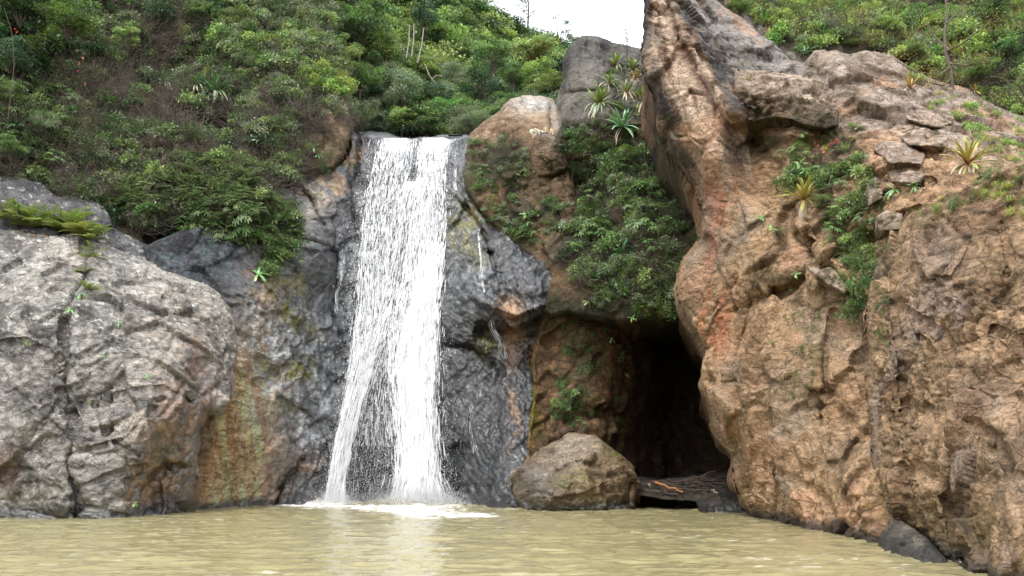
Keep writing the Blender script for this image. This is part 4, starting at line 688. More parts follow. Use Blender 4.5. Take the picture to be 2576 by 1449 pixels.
def curtain(st, off, dens, parent, seed):
    a = STREAM[st]; v0, v1 = a[0][0], a[-1][0]; nv, nu = 170, 26
    vs = np.linspace(v0, v1, nv); t = np.linspace(0, 1, nu)
    L, Rr = span(st, vs); U = L[:, None] + (Rr - L)[:, None] * t[None]; V = np.repeat(vs[:, None], nu, 1)
    Q = np.stack([U.ravel() / 30, V.ravel() / 160, np.full(U.size, seed)], 1)
    Y = fallY(V) - off - 0.35 * np.sin(np.pi * t)[None] + 0.25 * vnoise(Q, seed).reshape(U.shape) + 0.12 * vnoise(Q * 3, seed).reshape(U.shape)
    P = at(U, V, Y).reshape(-1, 3)
    e = np.minimum(t, 1 - t)[None] * 2; edge = -0.75 * (1 - np.clip(e * 2.2, 0, 1)) ** 1.5
    prof = np.interp(vs, [v0, v0 + 60, v1 - 40, v1], [dens[0], dens[1], dens[2], dens[3]])
    C = (edge + prof[:, None]).ravel() + 0.15 * vnoise(Q * 1.3, seed + 1)
    fl = np.stack([P[:, 0] - (U.mean(1)[:, None] * 0 + 0).repeat(nu, 1).ravel() + (1000 - U.mean(1)).repeat(nu) * 0.02, -P[:, 2] + seed * 13.0, np.zeros(len(P))], 1)
    i, j = np.meshgrid(np.arange(nv - 1), np.arange(nu - 1), indexing='ij'); q = (i * nu + j).ravel()
    me = mesh_from('curtain', P, np.stack([q, q + nu, q + nu + 1, q + 1], 1), M_CURT)
    set_col(me, np.stack([C] * 3, 1)); f = me.attributes.new('flow', 'FLOAT_VECTOR', 'POINT'); f.data.foreach_set('vector', fl.astype(np.float32).ravel())
    return link('water_curtain', me, parent)
def ribbons(paths, widths, off_noise, name, parent, kind='stuff'):
    """paths: list of (n,3) arrays; thin pointed ribbons turned at random about the fall line"""
    V, F = [], []; n0 = 0
    for p, w in zip(paths, widths):
        n = len(p); t = np.linspace(0, 1, n); ww = w * np.clip(np.sin(np.pi * t) * 1.6, 0.08, 1) * 0.5
        ang = rng.uniform(-0.6, 0.6); side = np.array([math.cos(ang), math.sin(ang), 0])
        a = p - side * ww[:, None]; b = p + side * ww[:, None]
        V.append(np.stack([a, b], 1).reshape(-1, 3)); k = n0 + np.arange(n - 1) * 2
        F.append(np.stack([k, k + 1, k + 3, k + 2], 1)); n0 += 2 * n
    me = mesh_from(name, np.concatenate(V), np.concatenate(F), M_WHITE)
    o = link(name, me, parent); o['kind'] = kind; return o
def make_strands(st, n, lmin, lmax, wmin, wmax, depth, power=1.0, vmin=None):
    a = STREAM[st]; v0, v1 = vmin or a[0][0], a[-1][0]; out, ws = [], []
    for _ in range(n):
        t = rng.beta(0.9, 0.9) + rng.normal(0, 0.05) * (0.5 + rng.random() ** 4 * 2.5); vs0 = v0 + (v1 - v0) * rng.random() ** power; ln = rng.uniform(lmin, lmax) * (0.5 + 0.8 * (vs0 - 340) / 900)
        vv = np.linspace(vs0, min(vs0 + ln, v1 + 2), 6 if ln < 60 else 9)
        L, Rr = span(st, vv); t2 = t + 0.02 * np.cumsum(rng.normal(0, 0.35, len(vv))); uu = L + (Rr - L) * t2
        Y = fallY(vv) - rng.uniform(depth[0], depth[1]) + 0.02 * rng.normal(size=len(vv)); out.append(at(uu, vv, Y)); ws.append(rng.uniform(wmin, wmax))
    return out, ws
def droplets(n, sampler, smin, smax, name, parent, stretch=2.2):
    smin, smax = smin * 0.8, smax * 0.8; n = int(n * 1.4)
    U, V, Y = sampler(n); P = at(U, V, Y); s = rng.uniform(smin, smax, n) * rng.choice([0.6, 1, 1.5], n, p=[0.5, 0.35, 0.15])
    T = np.array([(0, 0, 1), (0.94, 0, -0.33), (-0.47, 0.82, -0.33), (-0.47, -0.82, -0.33)])
    off = T[None] * s[:, None, None] * np.array([1, 1, stretch])[None, None]; Vv = (P[:, None] + off).reshape(-1, 3)
    b = (np.arange(n) * 4)[:, None, None]; F = (b + np.array([(0, 1, 2), (0, 2, 3), (0, 3, 1), (1, 3, 2)])[None]).reshape(-1, 3)
    me = mesh_from(name, Vv, F, M_WHITE, smooth=True); o = link(name, me, parent); o['kind'] = 'stuff'; return o
fall = D.objects.new('waterfall', None); COL.objects.link(fall); fall.location = (0, 0, 0)
tag(fall, 'tall white waterfall splitting in two as it drops over the dark cliff', 'waterfall')
curtain('left', 0.0, (0.8, 0.36, 0.36, 0.45), fall, 1); curtain('left', 0.35, (0.4, 0.35, 0.4, 0.4), fall, 2)
curtain('right', 0.0, (0.8, 0.5, 0.65, 0.8), fall, 3); curtain('right', 0.35, (0.4, 0.4, 0.38, 0.5), fall, 4)
curtain('core', 0.6, (0.1, 0.6, 1.1, 1.3), fall, 5); curtain('core', 0.9, (0.0, 0.5, 0.7, 0.9), fall, 6)
curtain('joint', 0.05, (0.3, 0.4, -0.2, -0.5), fall, 8); curtain('middle', -0.1, (0.3, 0.32, -0.28, -0.3), fall, 7)
pa, wa = [], []
for spec in (('left', 3900, 8, 42, 0.012, 0.045, (0.1, 0.9), 1.0), ('right', 5200, 8, 42, 0.012, 0.048, (0.1, 1.1), 1.0), ('core', 3400, 8, 44, 0.016, 0.055, (0.5, 1.4), 0.9), ('joint', 1700, 8, 36, 0.008, 0.026, (0.0, 0.8), 1.9), ('middle', 520, 6, 30, 0.006, 0.015, (0.0, 0.8), 0.9)):
    a_, b_ = make_strands(*spec); pa += a_; wa += b_
ribbons(pa, wa, 0, 'water_strands', fall)
def smp_halo(n):
    v = 380 + 892 * rng.random(n) ** 0.7; L, Rr = span('halo', v); t = rng.beta(0.55, 0.55, n); u = L + (Rr - L) * t + rng.normal(0, 5, n) * (v / 900); return u, v, fallY(v) - rng.uniform(-0.1, 1.6, n)
def smp_mid(n):
    v = 780 + 490 * rng.random(n) ** 0.8; L, Rr = span('middle', v); u = L + (Rr - L) * rng.random(n); return u, v, fallY(v) - rng.uniform(-0.1, 1.2, n)
def smp_both(n):
    v = 350 + 920 * rng.random(n); k = rng.random(n) < 0.5; L1, R1 = span('left', v); L2, R2 = span('right', v); L = np.where(k, L1, L2); Rr = np.where(k, R1, R2)
    u = L + (Rr - L) * rng.normal(0.5, 0.36, n); return u, v, fallY(v) - rng.uniform(0, 1.3, n)
def smp_foot(n):
    c = rng.random(n) < 0.72; du = rng.normal(0, 1, n); u = np.where(c, 1060 + du * 66, 838 + du * 46); v = 1284 - np.abs(rng.normal(0, 1, n)) ** 1.2 * np.where(c, 30, 17) * np.exp(-0.35 * du ** 2) - 4 * rng.random(n) ; return u, v, rng.uniform(47.4, 50.6, n)
droplets(15000, smp_halo, 0.006, 0.016, 'spray', fall); droplets(9000, smp_mid, 0.006, 0.015, 'spray', fall, 3.2)
droplets(22000, smp_both, 0.014, 0.034, 'spray', fall); droplets(52000, smp_foot, 0.009, 0.026, 'spray', fall, 1.2)
# side trickles on the wet rock, each a thin stream of its own
def trickle(poly, n, spread, label, w=(0.02, 0.05)):
    root = D.objects.new('trickle', None); COL.objects.link(root); tag(root, label, 'trickle', 'thin side streams on the wet cliff')
    pl = np.array(poly, float); d = np.concatenate([[0], np.cumsum(np.hypot(*np.diff(pl, axis=0).T))]); paths, ws = [], []
    for _ in range(n):
        s0 = rng.random() * d[-1]; s = np.linspace(s0, min(s0 + rng.uniform(10, 34), d[-1]), 5)
        u = np.interp(s, d, pl[:, 0]) + rng.normal(0, spread) * (0.4 + s / d[-1]) + rng.normal(0, 0.8, 5); v = np.interp(s, d, pl[:, 1])
        P, N = look('cliff', u, v); ok = np.isfinite(P).all(1)
        if ok.all():
            r = rays(u, v); Y = P[:, 1].min() - 0.06 if spread > 6 else P[:, 1] - 0.08
            paths.append(at(u, v, Y)); ws.append(rng.uniform(*w))
    o = ribbons(paths, ws, 0, 'water_strands', root); return root
trickle([(1206, 540), (1205, 600), (1212, 690), (1216, 730), (1240, 790)], 90, 2.0, 'thin white trickle down the black rock right of the falls, under the moss patch', (0.008, 0.022))
trickle([(1235, 545), (1258, 570), (1268, 590)], 40, 2.0, 'short trickle on the black rock beside the thin long trickle', (0.006, 0.016))
trickle([(1232, 800), (1240, 830), (1260, 860), (1262, 905)], 90, 7.0, 'small dripping cascade under the rock ledge right of the falls', (0.006, 0.016))
trickle([(1146, 375), (1144, 420), (1146, 480)], 50, 2.2, 'thin side stream on the dark rock directly right of the lip', (0.008, 0.022))
trickle([(868, 640), (862, 690), (846, 740), (846, 790)], 60, 2.2, 'faint trickle down the dark rock left of the falls', (0.006, 0.018))
trickle([(1215, 960), (1185, 1040), (1190, 1140)], 50, 8.0, 'faint drips on the black rock low down right of the falls', (0.005, 0.012))
# soft mist where the fall lands
def mist(loc, sc, dens):
    import bmesh
    t = D.materials.get('mist') or None
    if t is None:
        q = NT('mist'); pv = q.n('ShaderNodeVolumePrincipled'); set_in(pv, Density=dens, Anisotropy=0.2); pv.inputs['Color'].default_value = (0.95, 0.96, 0.98, 1); q.l(pv.outputs[0], q.out.inputs['Volume']); t = q.m
    bm = bmesh.new(); bmesh.ops.create_icosphere(bm, subdivisions=3, radius=1.0); me = D.meshes.new('mist'); bm.to_mesh(me); bm.free(); me.materials.append(t)
    o = link('mist', me); o.location = loc; o.scale = sc; tag(o, 'fine white mist at the foot of the waterfall', kind='stuff'); return o
mist((-5.3, 48.6, 0.4), (2.4, 1.0, 1.2), 0.10); mist((-5.0, 48.2, 0.25), (4.2, 1.3, 0.55), 0.10); mist((-10.2, 48.6, 0.3), (1.8, 0.9, 0.7), 0.10)
# ------------------------------------------------------------------ plants: materials and prototypes
def leaf_material(name, rough=0.42, trans=0.25, vary=0.22):
    t = NT(name); b = t.n('ShaderNodeBsdfPrincipled'); set_in(b, Roughness=rough)
    at_ = t.n('ShaderNodeAttribute', attribute_name='Col'); oi = t.n('ShaderNodeObjectInfo')
    hv = t.n('ShaderNodeHueSaturation')
    r = t.n('ShaderNodeMapRange'); set_in(r, To_Min=1.22 - vary, To_Max=1.22 + vary); t.l(oi.outputs['Random'], r.inputs['Value']); t.l(r.outputs[0], hv.inputs['Value'])
    m2 = t.n('ShaderNodeMath', operation='MULTIPLY'); t.l(oi.outputs['Random'], m2.inputs[0]); m2.inputs[1].default_value = 7.31
    m3 = t.n('ShaderNodeMath', operation='FRACT'); t.l(m2.outputs[0], m3.inputs[0])
    r2 = t.n('ShaderNodeMapRange'); set_in(r2, To_Min=0.475, To_Max=0.52); t.l(m3.outputs[0], r2.inputs['Value']); t.l(r2.outputs[0], hv.inputs['Hue'])
    t.l(at_.outputs['Color'], hv.inputs['Color']); t.l(hv.outputs[0], b.inputs['Base Color'])
    tr = t.n('ShaderNodeBsdfTranslucent'); vm = t.n('ShaderNodeVectorMath', operation='MULTIPLY'); t.l(hv.outputs[0], vm.inputs[0]); vm.inputs[1].default_value = (1.3, 1.4, 0.85); t.l(vm.outputs[0], tr.inputs[0])
    mx = t.n('ShaderNodeMixShader'); mx.inputs[0].default_value = trans; t.l(b.outputs[0], mx.inputs[1]); t.l(tr.outputs[0], mx.inputs[2]); t.l(mx.outputs[0], t.out.inputs[0]); return t.m
M_LEAF = leaf_material('leaf', 0.36, 0.25, 0.3); M_GLOSS = leaf_material('glossy_leaf', 0.3, 0.15, 0.12)
def bark_material(name, c1, c2):
    t = NT(name); b = t.n('ShaderNodeBsdfPrincipled'); set_in(b, Roughness=0.85); n = t.n('ShaderNodeTexNoise'); set_in(n, Scale=9.0, Detail=5.0)
    m = t.n('ShaderNodeMix', data_type='RGBA'); m.inputs['A'].default_value = (*c1, 1); m.inputs['B'].default_value = (*c2, 1); t.l(n.outputs['Fac'], m.inputs['Factor']); t.l(m.outputs['Result'], b.inputs['Base Color']); t.l(b.outputs[0], t.out.inputs[0]); return t.m
M_BARK = bark_material('bark', srgb(58, 50, 42), srgb(98, 88, 76)); M_PALEBARK = bark_material('pale_bark', srgb(120, 110, 98), srgb(170, 162, 150)); M_WOOD = bark_material('wet_driftwood', srgb(40, 32, 28), srgb(92, 76, 64)); M_WOOD2 = bark_material('orange_driftwood', srgb(120, 78, 48), srgb(150, 104, 66))
g = np.random.default_rng(11)
class Geo:
    """collects quads (and colours) for one mesh; everything in numpy"""
    def __init__(s): s.V, s.F, s.C, s.n = [], [], [], 0
    def add(s, V, F, C):
        s.V.append(V); s.F.append(F + s.n); s.C.append(C); s.n += len(V)
    def leaves(s, P, Dv, L, W, col, var=0.25, fold=0.25, droop=0.0, up=None):
        """one folded diamond leaf per point P along direction Dv"""
        P = np.asarray(P, float); n = len(P)
        if n == 0: return
        Dv = Dv / (np.linalg.norm(Dv, axis=1, keepdims=True) + 1e-9)
        upv = g.normal(0, 0.5, (n, 3)) + np.array([0, 0, 1.0]) if up is None else up
        S = np.cross(Dv, upv); S /= np.linalg.norm(S, axis=1, keepdims=True) + 1e-9; U = np.cross(S, Dv)
        L = np.broadcast_to(L, n)[:, None]; W = np.broadcast_to(W, n)[:, None]
        tip = P + Dv * L - np.array([0, 0, 1]) * L * droop; mid = P + Dv * L * 0.5
        a = mid + S * W * 0.5 + U * W * fold; b = mid - S * W * 0.5 + U * W * fold
        V = np.stack([P, a, tip, b], 1).reshape(-1, 3); F = np.arange(4 * n).reshape(-1, 4)
        k = 1 + g.uniform(-var, var, (n, 1)); C = np.clip(np.asarray(col, float) * k, 0, 1); C = np.repeat(C, 4, 0)
        s.add(V, F, C)
    def tube(s, pts, r0, r1, col, sides=5):
        pts = np.asarray(pts, float); n = len(pts); T = np.gradient(pts, axis=0); T /= np.linalg.norm(T, axis=1, keepdims=True) + 1e-9
        ref = np.array([0.3, 0.9, 0.1]); A = np.cross(T, ref); A /= np.linalg.norm(A, axis=1, keepdims=True) + 1e-9; B = np.cross(T, A)
        r = np.linspace(r0, r1, n)[:, None, None]; th = np.linspace(0, 2 * np.pi, sides, endpoint=False)
        V = pts[:, None] + r * (np.cos(th)[None, :, None] * A[:, None] + np.sin(th)[None, :, None] * B[:, None]); V = V.reshape(-1, 3)
        i, j = np.meshgrid(np.arange(n - 1), np.arange(sides), indexing='ij'); a = (i * sides + j).ravel(); b = (i * sides + (j + 1) % sides).ravel()
        s.add(V, np.stack([a, b, b + sides, a + sides], 1), np.tile(col, (len(V), 1)))
    def strap(s, pts, w, col0, col1, fold=0.2, side=None):
        """long strap leaf with a crease along its middle"""
        pts = np.asarray(pts, float); n = len(pts); T = np.gradient(pts, axis=0); T /= np.linalg.norm(T, axis=1, keepdims=True)
        S = np.cross(T, np.array([0, 0, 1.0])) if side is None else np.tile(side, (n, 1)).astype(float); S /= np.linalg.norm(S, axis=1, keepdims=True) + 1e-9; U = np.cross(S, T)
        t = np.linspace(0, 1, n); ww = (w * np.clip((0.55 + 0.9 * t) * np.sqrt(np.clip(1 - t ** 2.6, 0, 1)), 0.02, 1) * 0.5)[:, None]
        V = np.stack([pts + S * ww + U * ww * fold, pts, pts - S * ww + U * ww * fold], 1).reshape(-1, 3)
        F = []; k = np.arange(n - 1) * 3
        F = np.concatenate([np.stack([k, k + 1, k + 4, k + 3], 1), np.stack([k + 1, k + 2, k + 5, k + 4], 1)])
        C = np.repeat(lerp(np.tile(col0, (n, 1)), np.tile(col1, (n, 1)), t), 3, 0); s.add(V, F, C)
    def mesh(s, name, mat):
        me = mesh_from(name, np.concatenate(s.V), np.concatenate(s.F), mat); set_col(me, np.concatenate(s.C)); return me
def sph(n):
    v = g.normal(size=(n, 3)); return v / np.linalg.norm(v, axis=1, keepdims=True)
def twig_tangle(G, n, rad, col, r=0.012, flat=1.0):
    for _ in range(n):
        a = np.array([0, 0, 0.0]) + g.uniform(-0.4, 0.4, 3) * rad; d = sph(1)[0]; d[2] = abs(d[2]) * 0.8
        m = 5; p = [a]
        for k in range(m): d = d + g.normal(0, 0.28, 3); d /= np.linalg.norm(d); p.append(p[-1] + d * rad * 0.26)
        G.tube(p, r, r * 0.4, col * g.uniform(0.7, 1.25), 3)
def shrub_mesh(name, n, rad, L, W, col, col2=None, clumps=9, droop=0.1, twigs=8, twig_col=None, flat=0.8, mat=None, spread=0.34, var=0.3):
    """rounded shrub: branch tips with leaves gathered round each, open in between"""
    G = Geo(); cc = sph(clumps) * rad * g.uniform(0.35, 0.9, (clumps, 1)); cc[:, 2] = np.abs(cc[:, 2]) * flat
    for k in range(clumps):
        m = n // clumps; q = sph(m) * (spread * rad * g.random((m, 1)) ** 0.45); q[:, 2] *= 0.7
        P = cc[k] + q; Dv = q / (np.linalg.norm(q, axis=1, keepdims=True) + 1e-6) + g.normal(0, 0.5, (m, 3)); Dv[:, 2] += 0.15
        c = col if (col2 is None or g.random() < 0.6) else col2
        G.leaves(P, Dv, L * g.uniform(0.6, 1.25, m), W * g.uniform(0.7, 1.2, m), c * g.uniform(0.8, 1.2), var, droop=droop)
        if twigs: G.tube([np.array([0, 0, -0.2 * rad]), cc[k] * 0.5 + g.normal(0, 0.05, 3) * rad, cc[k] * 1.05], 0.018 * rad, 0.006 * rad, srgb(84, 72, 60) if twig_col is None else twig_col, 3)
    if twigs: twig_tangle(G, twigs, rad * 1.1, srgb(128, 116, 102) if twig_col is None else twig_col, 0.011)
    return G.mesh(name, mat or M_LEAF)
def whorl(G, p, axis, n, L, W, col, droop=0.35, var=0.15):
    axis = axis / np.linalg.norm(axis); a = np.cross(axis, [0.2, 0.9, 0.3]); a /= np.linalg.norm(a); b = np.cross(axis, a)
    th = np.arange(n) * 2 * np.pi / n + g.random() * 6; Dv = np.cos(th)[:, None] * a + np.sin(th)[:, None] * b + axis * g.uniform(0.1, 0.7, (n, 1))
    G.leaves(np.tile(p, (n, 1)), Dv, L * g.uniform(0.8, 1.15, n), W, col, var, droop=droop, fold=0.15, up=np.tile(axis, (n, 1)))
GR_LIGHT = srgb(126, 144, 94); GR_MID = srgb(90, 114, 70); GR_DARK = srgb(48, 68, 44); GR_GREY = srgb(124, 134, 112); GR_LIME = srgb(136, 156, 90); GR_BLUE = srgb(84, 106, 90); OLIVE = srgb(116, 114, 68); BRIGHT = srgb(96, 132, 62); DEADC = srgb(150, 124, 92); YELLOW = srgb(176, 172, 78)
protos = {}
def reg(kind, me): protos.setdefault(kind, []).append(me)
for k in range(3): reg('small', shrub_mesh('small_leaf_shrub', 420, 0.85, 0.15, 0.085, GR_GREY, GR_MID, 10, twigs=7))
for k in range(3): reg('green', shrub_mesh('green_shrub', 380, 0.85, 0.21, 0.10, GR_MID, GR_LIGHT, 9, twigs=7))
for k in range(2): reg('dark', shrub_mesh('dark_shrub', 380, 0.85, 0.24, 0.12, GR_DARK, GR_MID, 9, twigs=5))
for k in range(2): reg('lime', shrub_mesh('lime_shrub', 480, 0.8, 0.15, 0.07, GR_LIME, BRIGHT, 10, twigs=5))
for k in range(2): reg('olive', shrub_mesh('olive_shrub', 420, 0.85, 0.13, 0.055, OLIVE, GR_LIGHT, 12, twigs=12, spread=0.3))
for k in range(2):
    G = Geo()
    for j in range(15):
        p = sph(1)[0] * 0.75; p[2] = abs(p[2]); whorl(G, p, p * 0.6 + np.array([0, -0.4, 0.7]), 8, 0.33, 0.11, GR_MID * g.uniform(0.8, 1.3), 0.45)
        G.tube([np.zeros(3), p * 0.5 + g.normal(0, 0.04, 3), p], 0.016, 0.008, srgb(90, 80, 62), 3)
    reg('whorl', G.mesh('whorled_shrub', M_LEAF))
for k in range(2):      # feathery fronds
    G = Geo()
    for j in range(17):
        d = sph(1)[0]; d[2] = abs(d[2]) * 0.7 + 0.25; d /= np.linalg.norm(d); m = 16; t = np.linspace(0.15, 1, m)
        p = d[None] * t[:, None] * 0.95; p[:, 2] -= 0.42 * t ** 2; side = np.cross(d, [0, 0, 1]); side /= np.linalg.norm(side)
        G.tube(p[::4], 0.008, 0.004, srgb(110, 104, 70), 3); c = (GR_MID * 0.5 + GR_GREY * 0.5) * g.uniform(0.75, 1.2)
        for sgn in (-1, 1): G.leaves(p, np.tile(side * sgn, (m, 1)) + d * 0.45, 0.20 * np.sin(np.pi * np.clip(t * 0.9 + 0.08, 0, 1)) + 0.04, 0.05, c, 0.15, droop=0.2, up=np.tile([0, 0, 1.0], (m, 1)))
    reg('feather', G.mesh('feathery_shrub', M_LEAF))
for k in range(2):
    G = Geo()
    for j in range(70):
        d = sph(1)[0]; d[2] = abs(d[2]) + 0.7; d /= np.linalg.norm(d); t = np.linspace(0, 1, 5)[:, None]; h = g.uniform(0.35, 0.8); b0 = g.normal(0, 0.12, 3) * [1, 1, 0.2]
        p = b0 + d * t * h; p[:, 2] -= (t[:, 0] ** 2) * h * 0.35 * (1 - d[2] + 0.4); c = (GR_LIME if g.random() < 0.55 else YELLOW if g.random() < 0.6 else DEADC) * g.uniform(0.7, 1.15); G.strap(p, 0.03, c * 0.8, c, 0.2)
    reg('grass', G.mesh('grass_tuft', M_LEAF))
for k in range(3):
    G = Geo(); twig_tangle(G, 60, 1.2, srgb(132, 120, 106), 0.012); reg('twig', G.mesh('bare_twigs', M_BARK)); 
for k in range(2):      # moss and small creepers hugging the rock
    G = Geo(); m = 260; q = g.normal(0, 0.26, (m, 3)) * [1, 0.35, 1]; G.leaves(q, sph(m) + [0, -0.5, 0.2], 0.09 * g.uniform(0.6, 1.6, m), 0.06, GR_MID * 0.95, 0.4); reg('creeper', G.mesh('creeper', M_LEAF))
for k in range(2):
    G = Geo(); m = 520; q = g.normal(0, 0.22, (m, 3)) * [1.1, 0.25, 0.9]; G.leaves(q, sph(m) + [0, -0.3, 0.4], 0.04 * g.uniform(0.6, 1.5, m), 0.018, srgb(100, 116, 48), 0.35); reg('moss', G.mesh('moss_cushion', M_LEAF))
for k in range(2):      # dead drooping leaves
    G = Geo(); m = 26
    for j in range(m):
        d = np.array([g.normal(0, 0.4), -0.5 + g.normal(0, 0.2), -0.9]); t = np.linspace(0, 1, 4)[:, None]; p = d * t * g.uniform(0.4, 0.9) + g.normal(0, 0.15, 3); G.strap(p, 0.07, DEADC * 0.8, DEADC * 1.1, side=np.array([1, 0.2, 0]))
    reg('dead', G.mesh('dead_leaves', M_LEAF))
# tree crowns, unit radius
def crown_mesh(name, n, L, W, col, col2, clumps=26, shape=(1, 1, 0.8), mat=None, spread=0.30, inner=0.45, droop=0.15, limbs=True):
    G = Geo(); cc = sph(clumps) * g.uniform(inner, 0.85, (clumps, 1)) * np.array(shape)
    for k in range(clumps):
        m = n // clumps; r = spread * g.uniform(0.7, 1.3); q = sph(m) * (g.random((m, 1)) ** 0.4) * r; q[:, 2] = np.abs(q[:, 2]) * 0.8 - 0.1 * r
        Dv = q / r + g.normal(0, 0.45, (m, 3)); Dv[:, 2] += 0.1; c = col if g.random() < 0.6 else col2
        G.leaves(cc[k] + q, Dv, L * g.uniform(0.6, 1.3, m), W * g.uniform(0.7, 1.2, m), c * g.uniform(0.78, 1.2), 0.3, droop=droop)
        if limbs: G.tube([np.array([0, 0, -0.9]), cc[k] * 0.45 + [0, 0, -0.25], cc[k]], 0.014, 0.006, srgb(74, 66, 54), 4)
    return G.mesh(name, mat or M_LEAF)
CROWN = {
 'mid': [crown_mesh('crown', 4200, 0.085, 0.05, GR_MID, GR_LIGHT), crown_mesh('crown', 4200, 0.085, 0.05, GR_MID, GR_DARK)],
 'dark': [crown_mesh('crown', 4200, 0.09, 0.05, GR_DARK, GR_MID), crown_mesh('crown', 3800, 0.08, 0.05, GR_DARK, GR_BLUE)],
 'lime': [crown_mesh('crown', 3600, 0.11, 0.065, GR_LIME, GR_LIGHT, 22), crown_mesh('crown', 3600, 0.10, 0.06, GR_LIGHT, GR_LIME, 30)],
 'grey': [crown_mesh('crown', 5200, 0.055, 0.035, GR_GREY, GR_BLUE, 30), crown_mesh('crown', 5000, 0.06, 0.035, GR_GREY, GR_MID, 30)],
 'umbrella': [crown_mesh('crown', 3600, 0.09, 0.055, GR_LIGHT, OLIVE, 30, (1, 1, 0.45), inner=0.5)],
 'sparse': [crown_mesh('crown', 420, 0.10, 0.07, GR_BLUE, GR_MID, 13, (1, 0.6, 1.0), spread=0.17, inner=0.6)],
 'bright': [crown_mesh('crown', 4200, 0.08, 0.045, BRIGHT, GR_MID, 26)],
}
# ------------------------------------------------------------------ scattering of what nobody could count
hidden = {}
def pool_of(kinds):
    key = '+'.join(kinds)
    if key not in hidden:
        c = D.collections.new('source_' + key.replace('+', '_'))
        n = 0
        for k in kinds:
            for me in protos[k]: o = D.objects.new('%03d_source' % n, me); c.objects.link(o); n += 1
        hidden[key] = (c, n)
    return hidden[key]
def scatter(name, label, P, kinds, smin, smax, tilt=0.25, N=None, lean=0.0, weights=None, seed=0):
    r = np.random.default_rng(seed + 5); ok = np.isfinite(P).all(1); P = P[ok]; N = None if N is None else N[ok]; n = len(P)
    if n == 0: return
    c, m = pool_of(kinds)
    me = D.meshes.new(name); me.vertices.add(n); me.vertices.foreach_set('co', P.astype(np.float32).ravel())
    rot = np.stack([r.normal(0, tilt, n), r.normal(0, tilt, n), r.uniform(0, 6.283, n)], 1)
    if lean and N is not None:     # lean out from the slope
        rot[:, 2] = r.normal(0, 0.9, n); rot[:, 0] += lean
    a = me.attributes.new('rot', 'FLOAT_VECTOR', 'POINT'); a.data.foreach_set('vector', rot.astype(np.float32).ravel())
    a = me.attributes.new('scl', 'FLOAT', 'POINT'); a.data.foreach_set('value', r.uniform(smin, smax, n).astype(np.float32))
    per = []
    for k in kinds: per.append(len(protos[k]))
    w = np.concatenate([np.full(per[i], (weights[i] if weights else 1.0) / per[i]) for i in range(len(kinds))]); w /= w.sum()
    a = me.attributes.new('idx', 'INT', 'POINT'); a.data.foreach_set('value', r.choice(m, n, p=w).astype(np.int32))
    o = link(name, me); tag(o, label, kind='stuff')
    ng = D.node_groups.new('scatter_' + name, 'GeometryNodeTree')
    ng.interface.new_socket('Geometry', in_out='INPUT', socket_type='NodeSocketGeometry'); ng.interface.new_socket('Geometry', in_out='OUTPUT', socket_type='NodeSocketGeometry')
    gi = ng.nodes.new('NodeGroupInput'); go = ng.nodes.new('NodeGroupOutput'); ip = ng.nodes.new('GeometryNodeInstanceOnPoints'); ci = ng.nodes.new('GeometryNodeCollectionInfo')
    ci.inputs['Collection'].default_value = c; ci.inputs['Separate Children'].default_value = True; ci.inputs['Reset Children'].default_value = True
    ip.inputs['Pick Instance'].default_value = True
    def attr(nm, ty):
        x = ng.nodes.new('GeometryNodeInputNamedAttribute'); x.data_type = ty; x.inputs['Name'].default_value = nm; return x
    L = ng.links.new; L(gi.outputs[0], ip.inputs['Points']); L(ci.outputs[0], ip.inputs['Instance'])
    L(attr('rot', 'FLOAT_VECTOR').outputs[0], ip.inputs['Rotation']); L(attr('scl', 'FLOAT').outputs[0], ip.inputs['Scale']); L(attr('idx', 'INT').outputs[0], ip.inputs['Instance Index'])
    L(ip.outputs[0], go.inputs[0]); md = o.modifiers.new('scatter', 'NODES'); md.node_group = ng
    return o
def region(poly, n, patch, seed, out=0.0, dens=None):
    r = np.random.default_rng(seed); us = [p[0] for p in poly]; vs = [p[1] for p in poly]; U, V = [], []
    tot = 0
    for _ in range(60):
        u = r.uniform(min(us), max(us), n * 2); v = r.uniform(min(vs), max(vs), n * 2); k = inside(u, v, poly)
        if dens is not None: k &= r.random(len(u)) < dens(u, v)
        U.append(u[k]); V.append(v[k]); tot += k.sum()
        if tot >= n: break
    U = np.concatenate(U)[:n]; V = np.concatenate(V)[:n]; P, N = look(patch, U, V); ok = np.isfinite(P).all(1) & np.isfinite(N).all(1); return (P + N * out)[ok], N[ok]
# ------------------------------------------------------------------ undergrowth
def nz2(u, v, sc, s): return fbm(np.stack([u / sc, v / sc, np.zeros(len(u)) + s], 1), 1, 3, s)
HL = [(-200, -250), (760, -250), (800, 0), (826, 130), (848, 200), (868, 250), (872, 330), (800, 380), (740, 440), (680, 500), (640, 580), (660, 600), (600, 610), (500, 600), (420, 590), (380, 600), (300, 560), (-200, 480)]
def d_hl(u, v):   # thinner on the bare earth bank, thick elsewhere
    bare = blob(u, v, 330, 230, 180, 110) + blob(u, v, 480, 330, 160, 60) + blob(u, v, 830, 330, 40, 90) + blob(u, v, 250, 420, 60, 30)
    return np.clip(0.95 - 0.72 * bare * 0.7, 0.12, 1) * (0.5 + 0.5 * ss(-0.25, 0.15, nz2(u, v, 60, 3)))
P, N = region(HL, 1750, 'hill_left', 401, 0.1, d_hl); scatter('undergrowth', 'mixed small-leaved thicket covering the left hillside', P, ['small', 'green', 'dark', 'twig', 'olive'], 0.5, 1.3, N=N, weights=[5, 3.6, 2.2, 1.8, 0.8], seed=1)
P, N = region(HL, 330, 'hill_left', 402, 0.15, lambda u, v: 0.5 + 0.5 * blob(u, v, 330, 260, 220, 160)); scatter('bare_twigs', 'bare grey twigs and vines on the left hillside', P, ['twig'], 0.6, 1.5, N=N, seed=2)
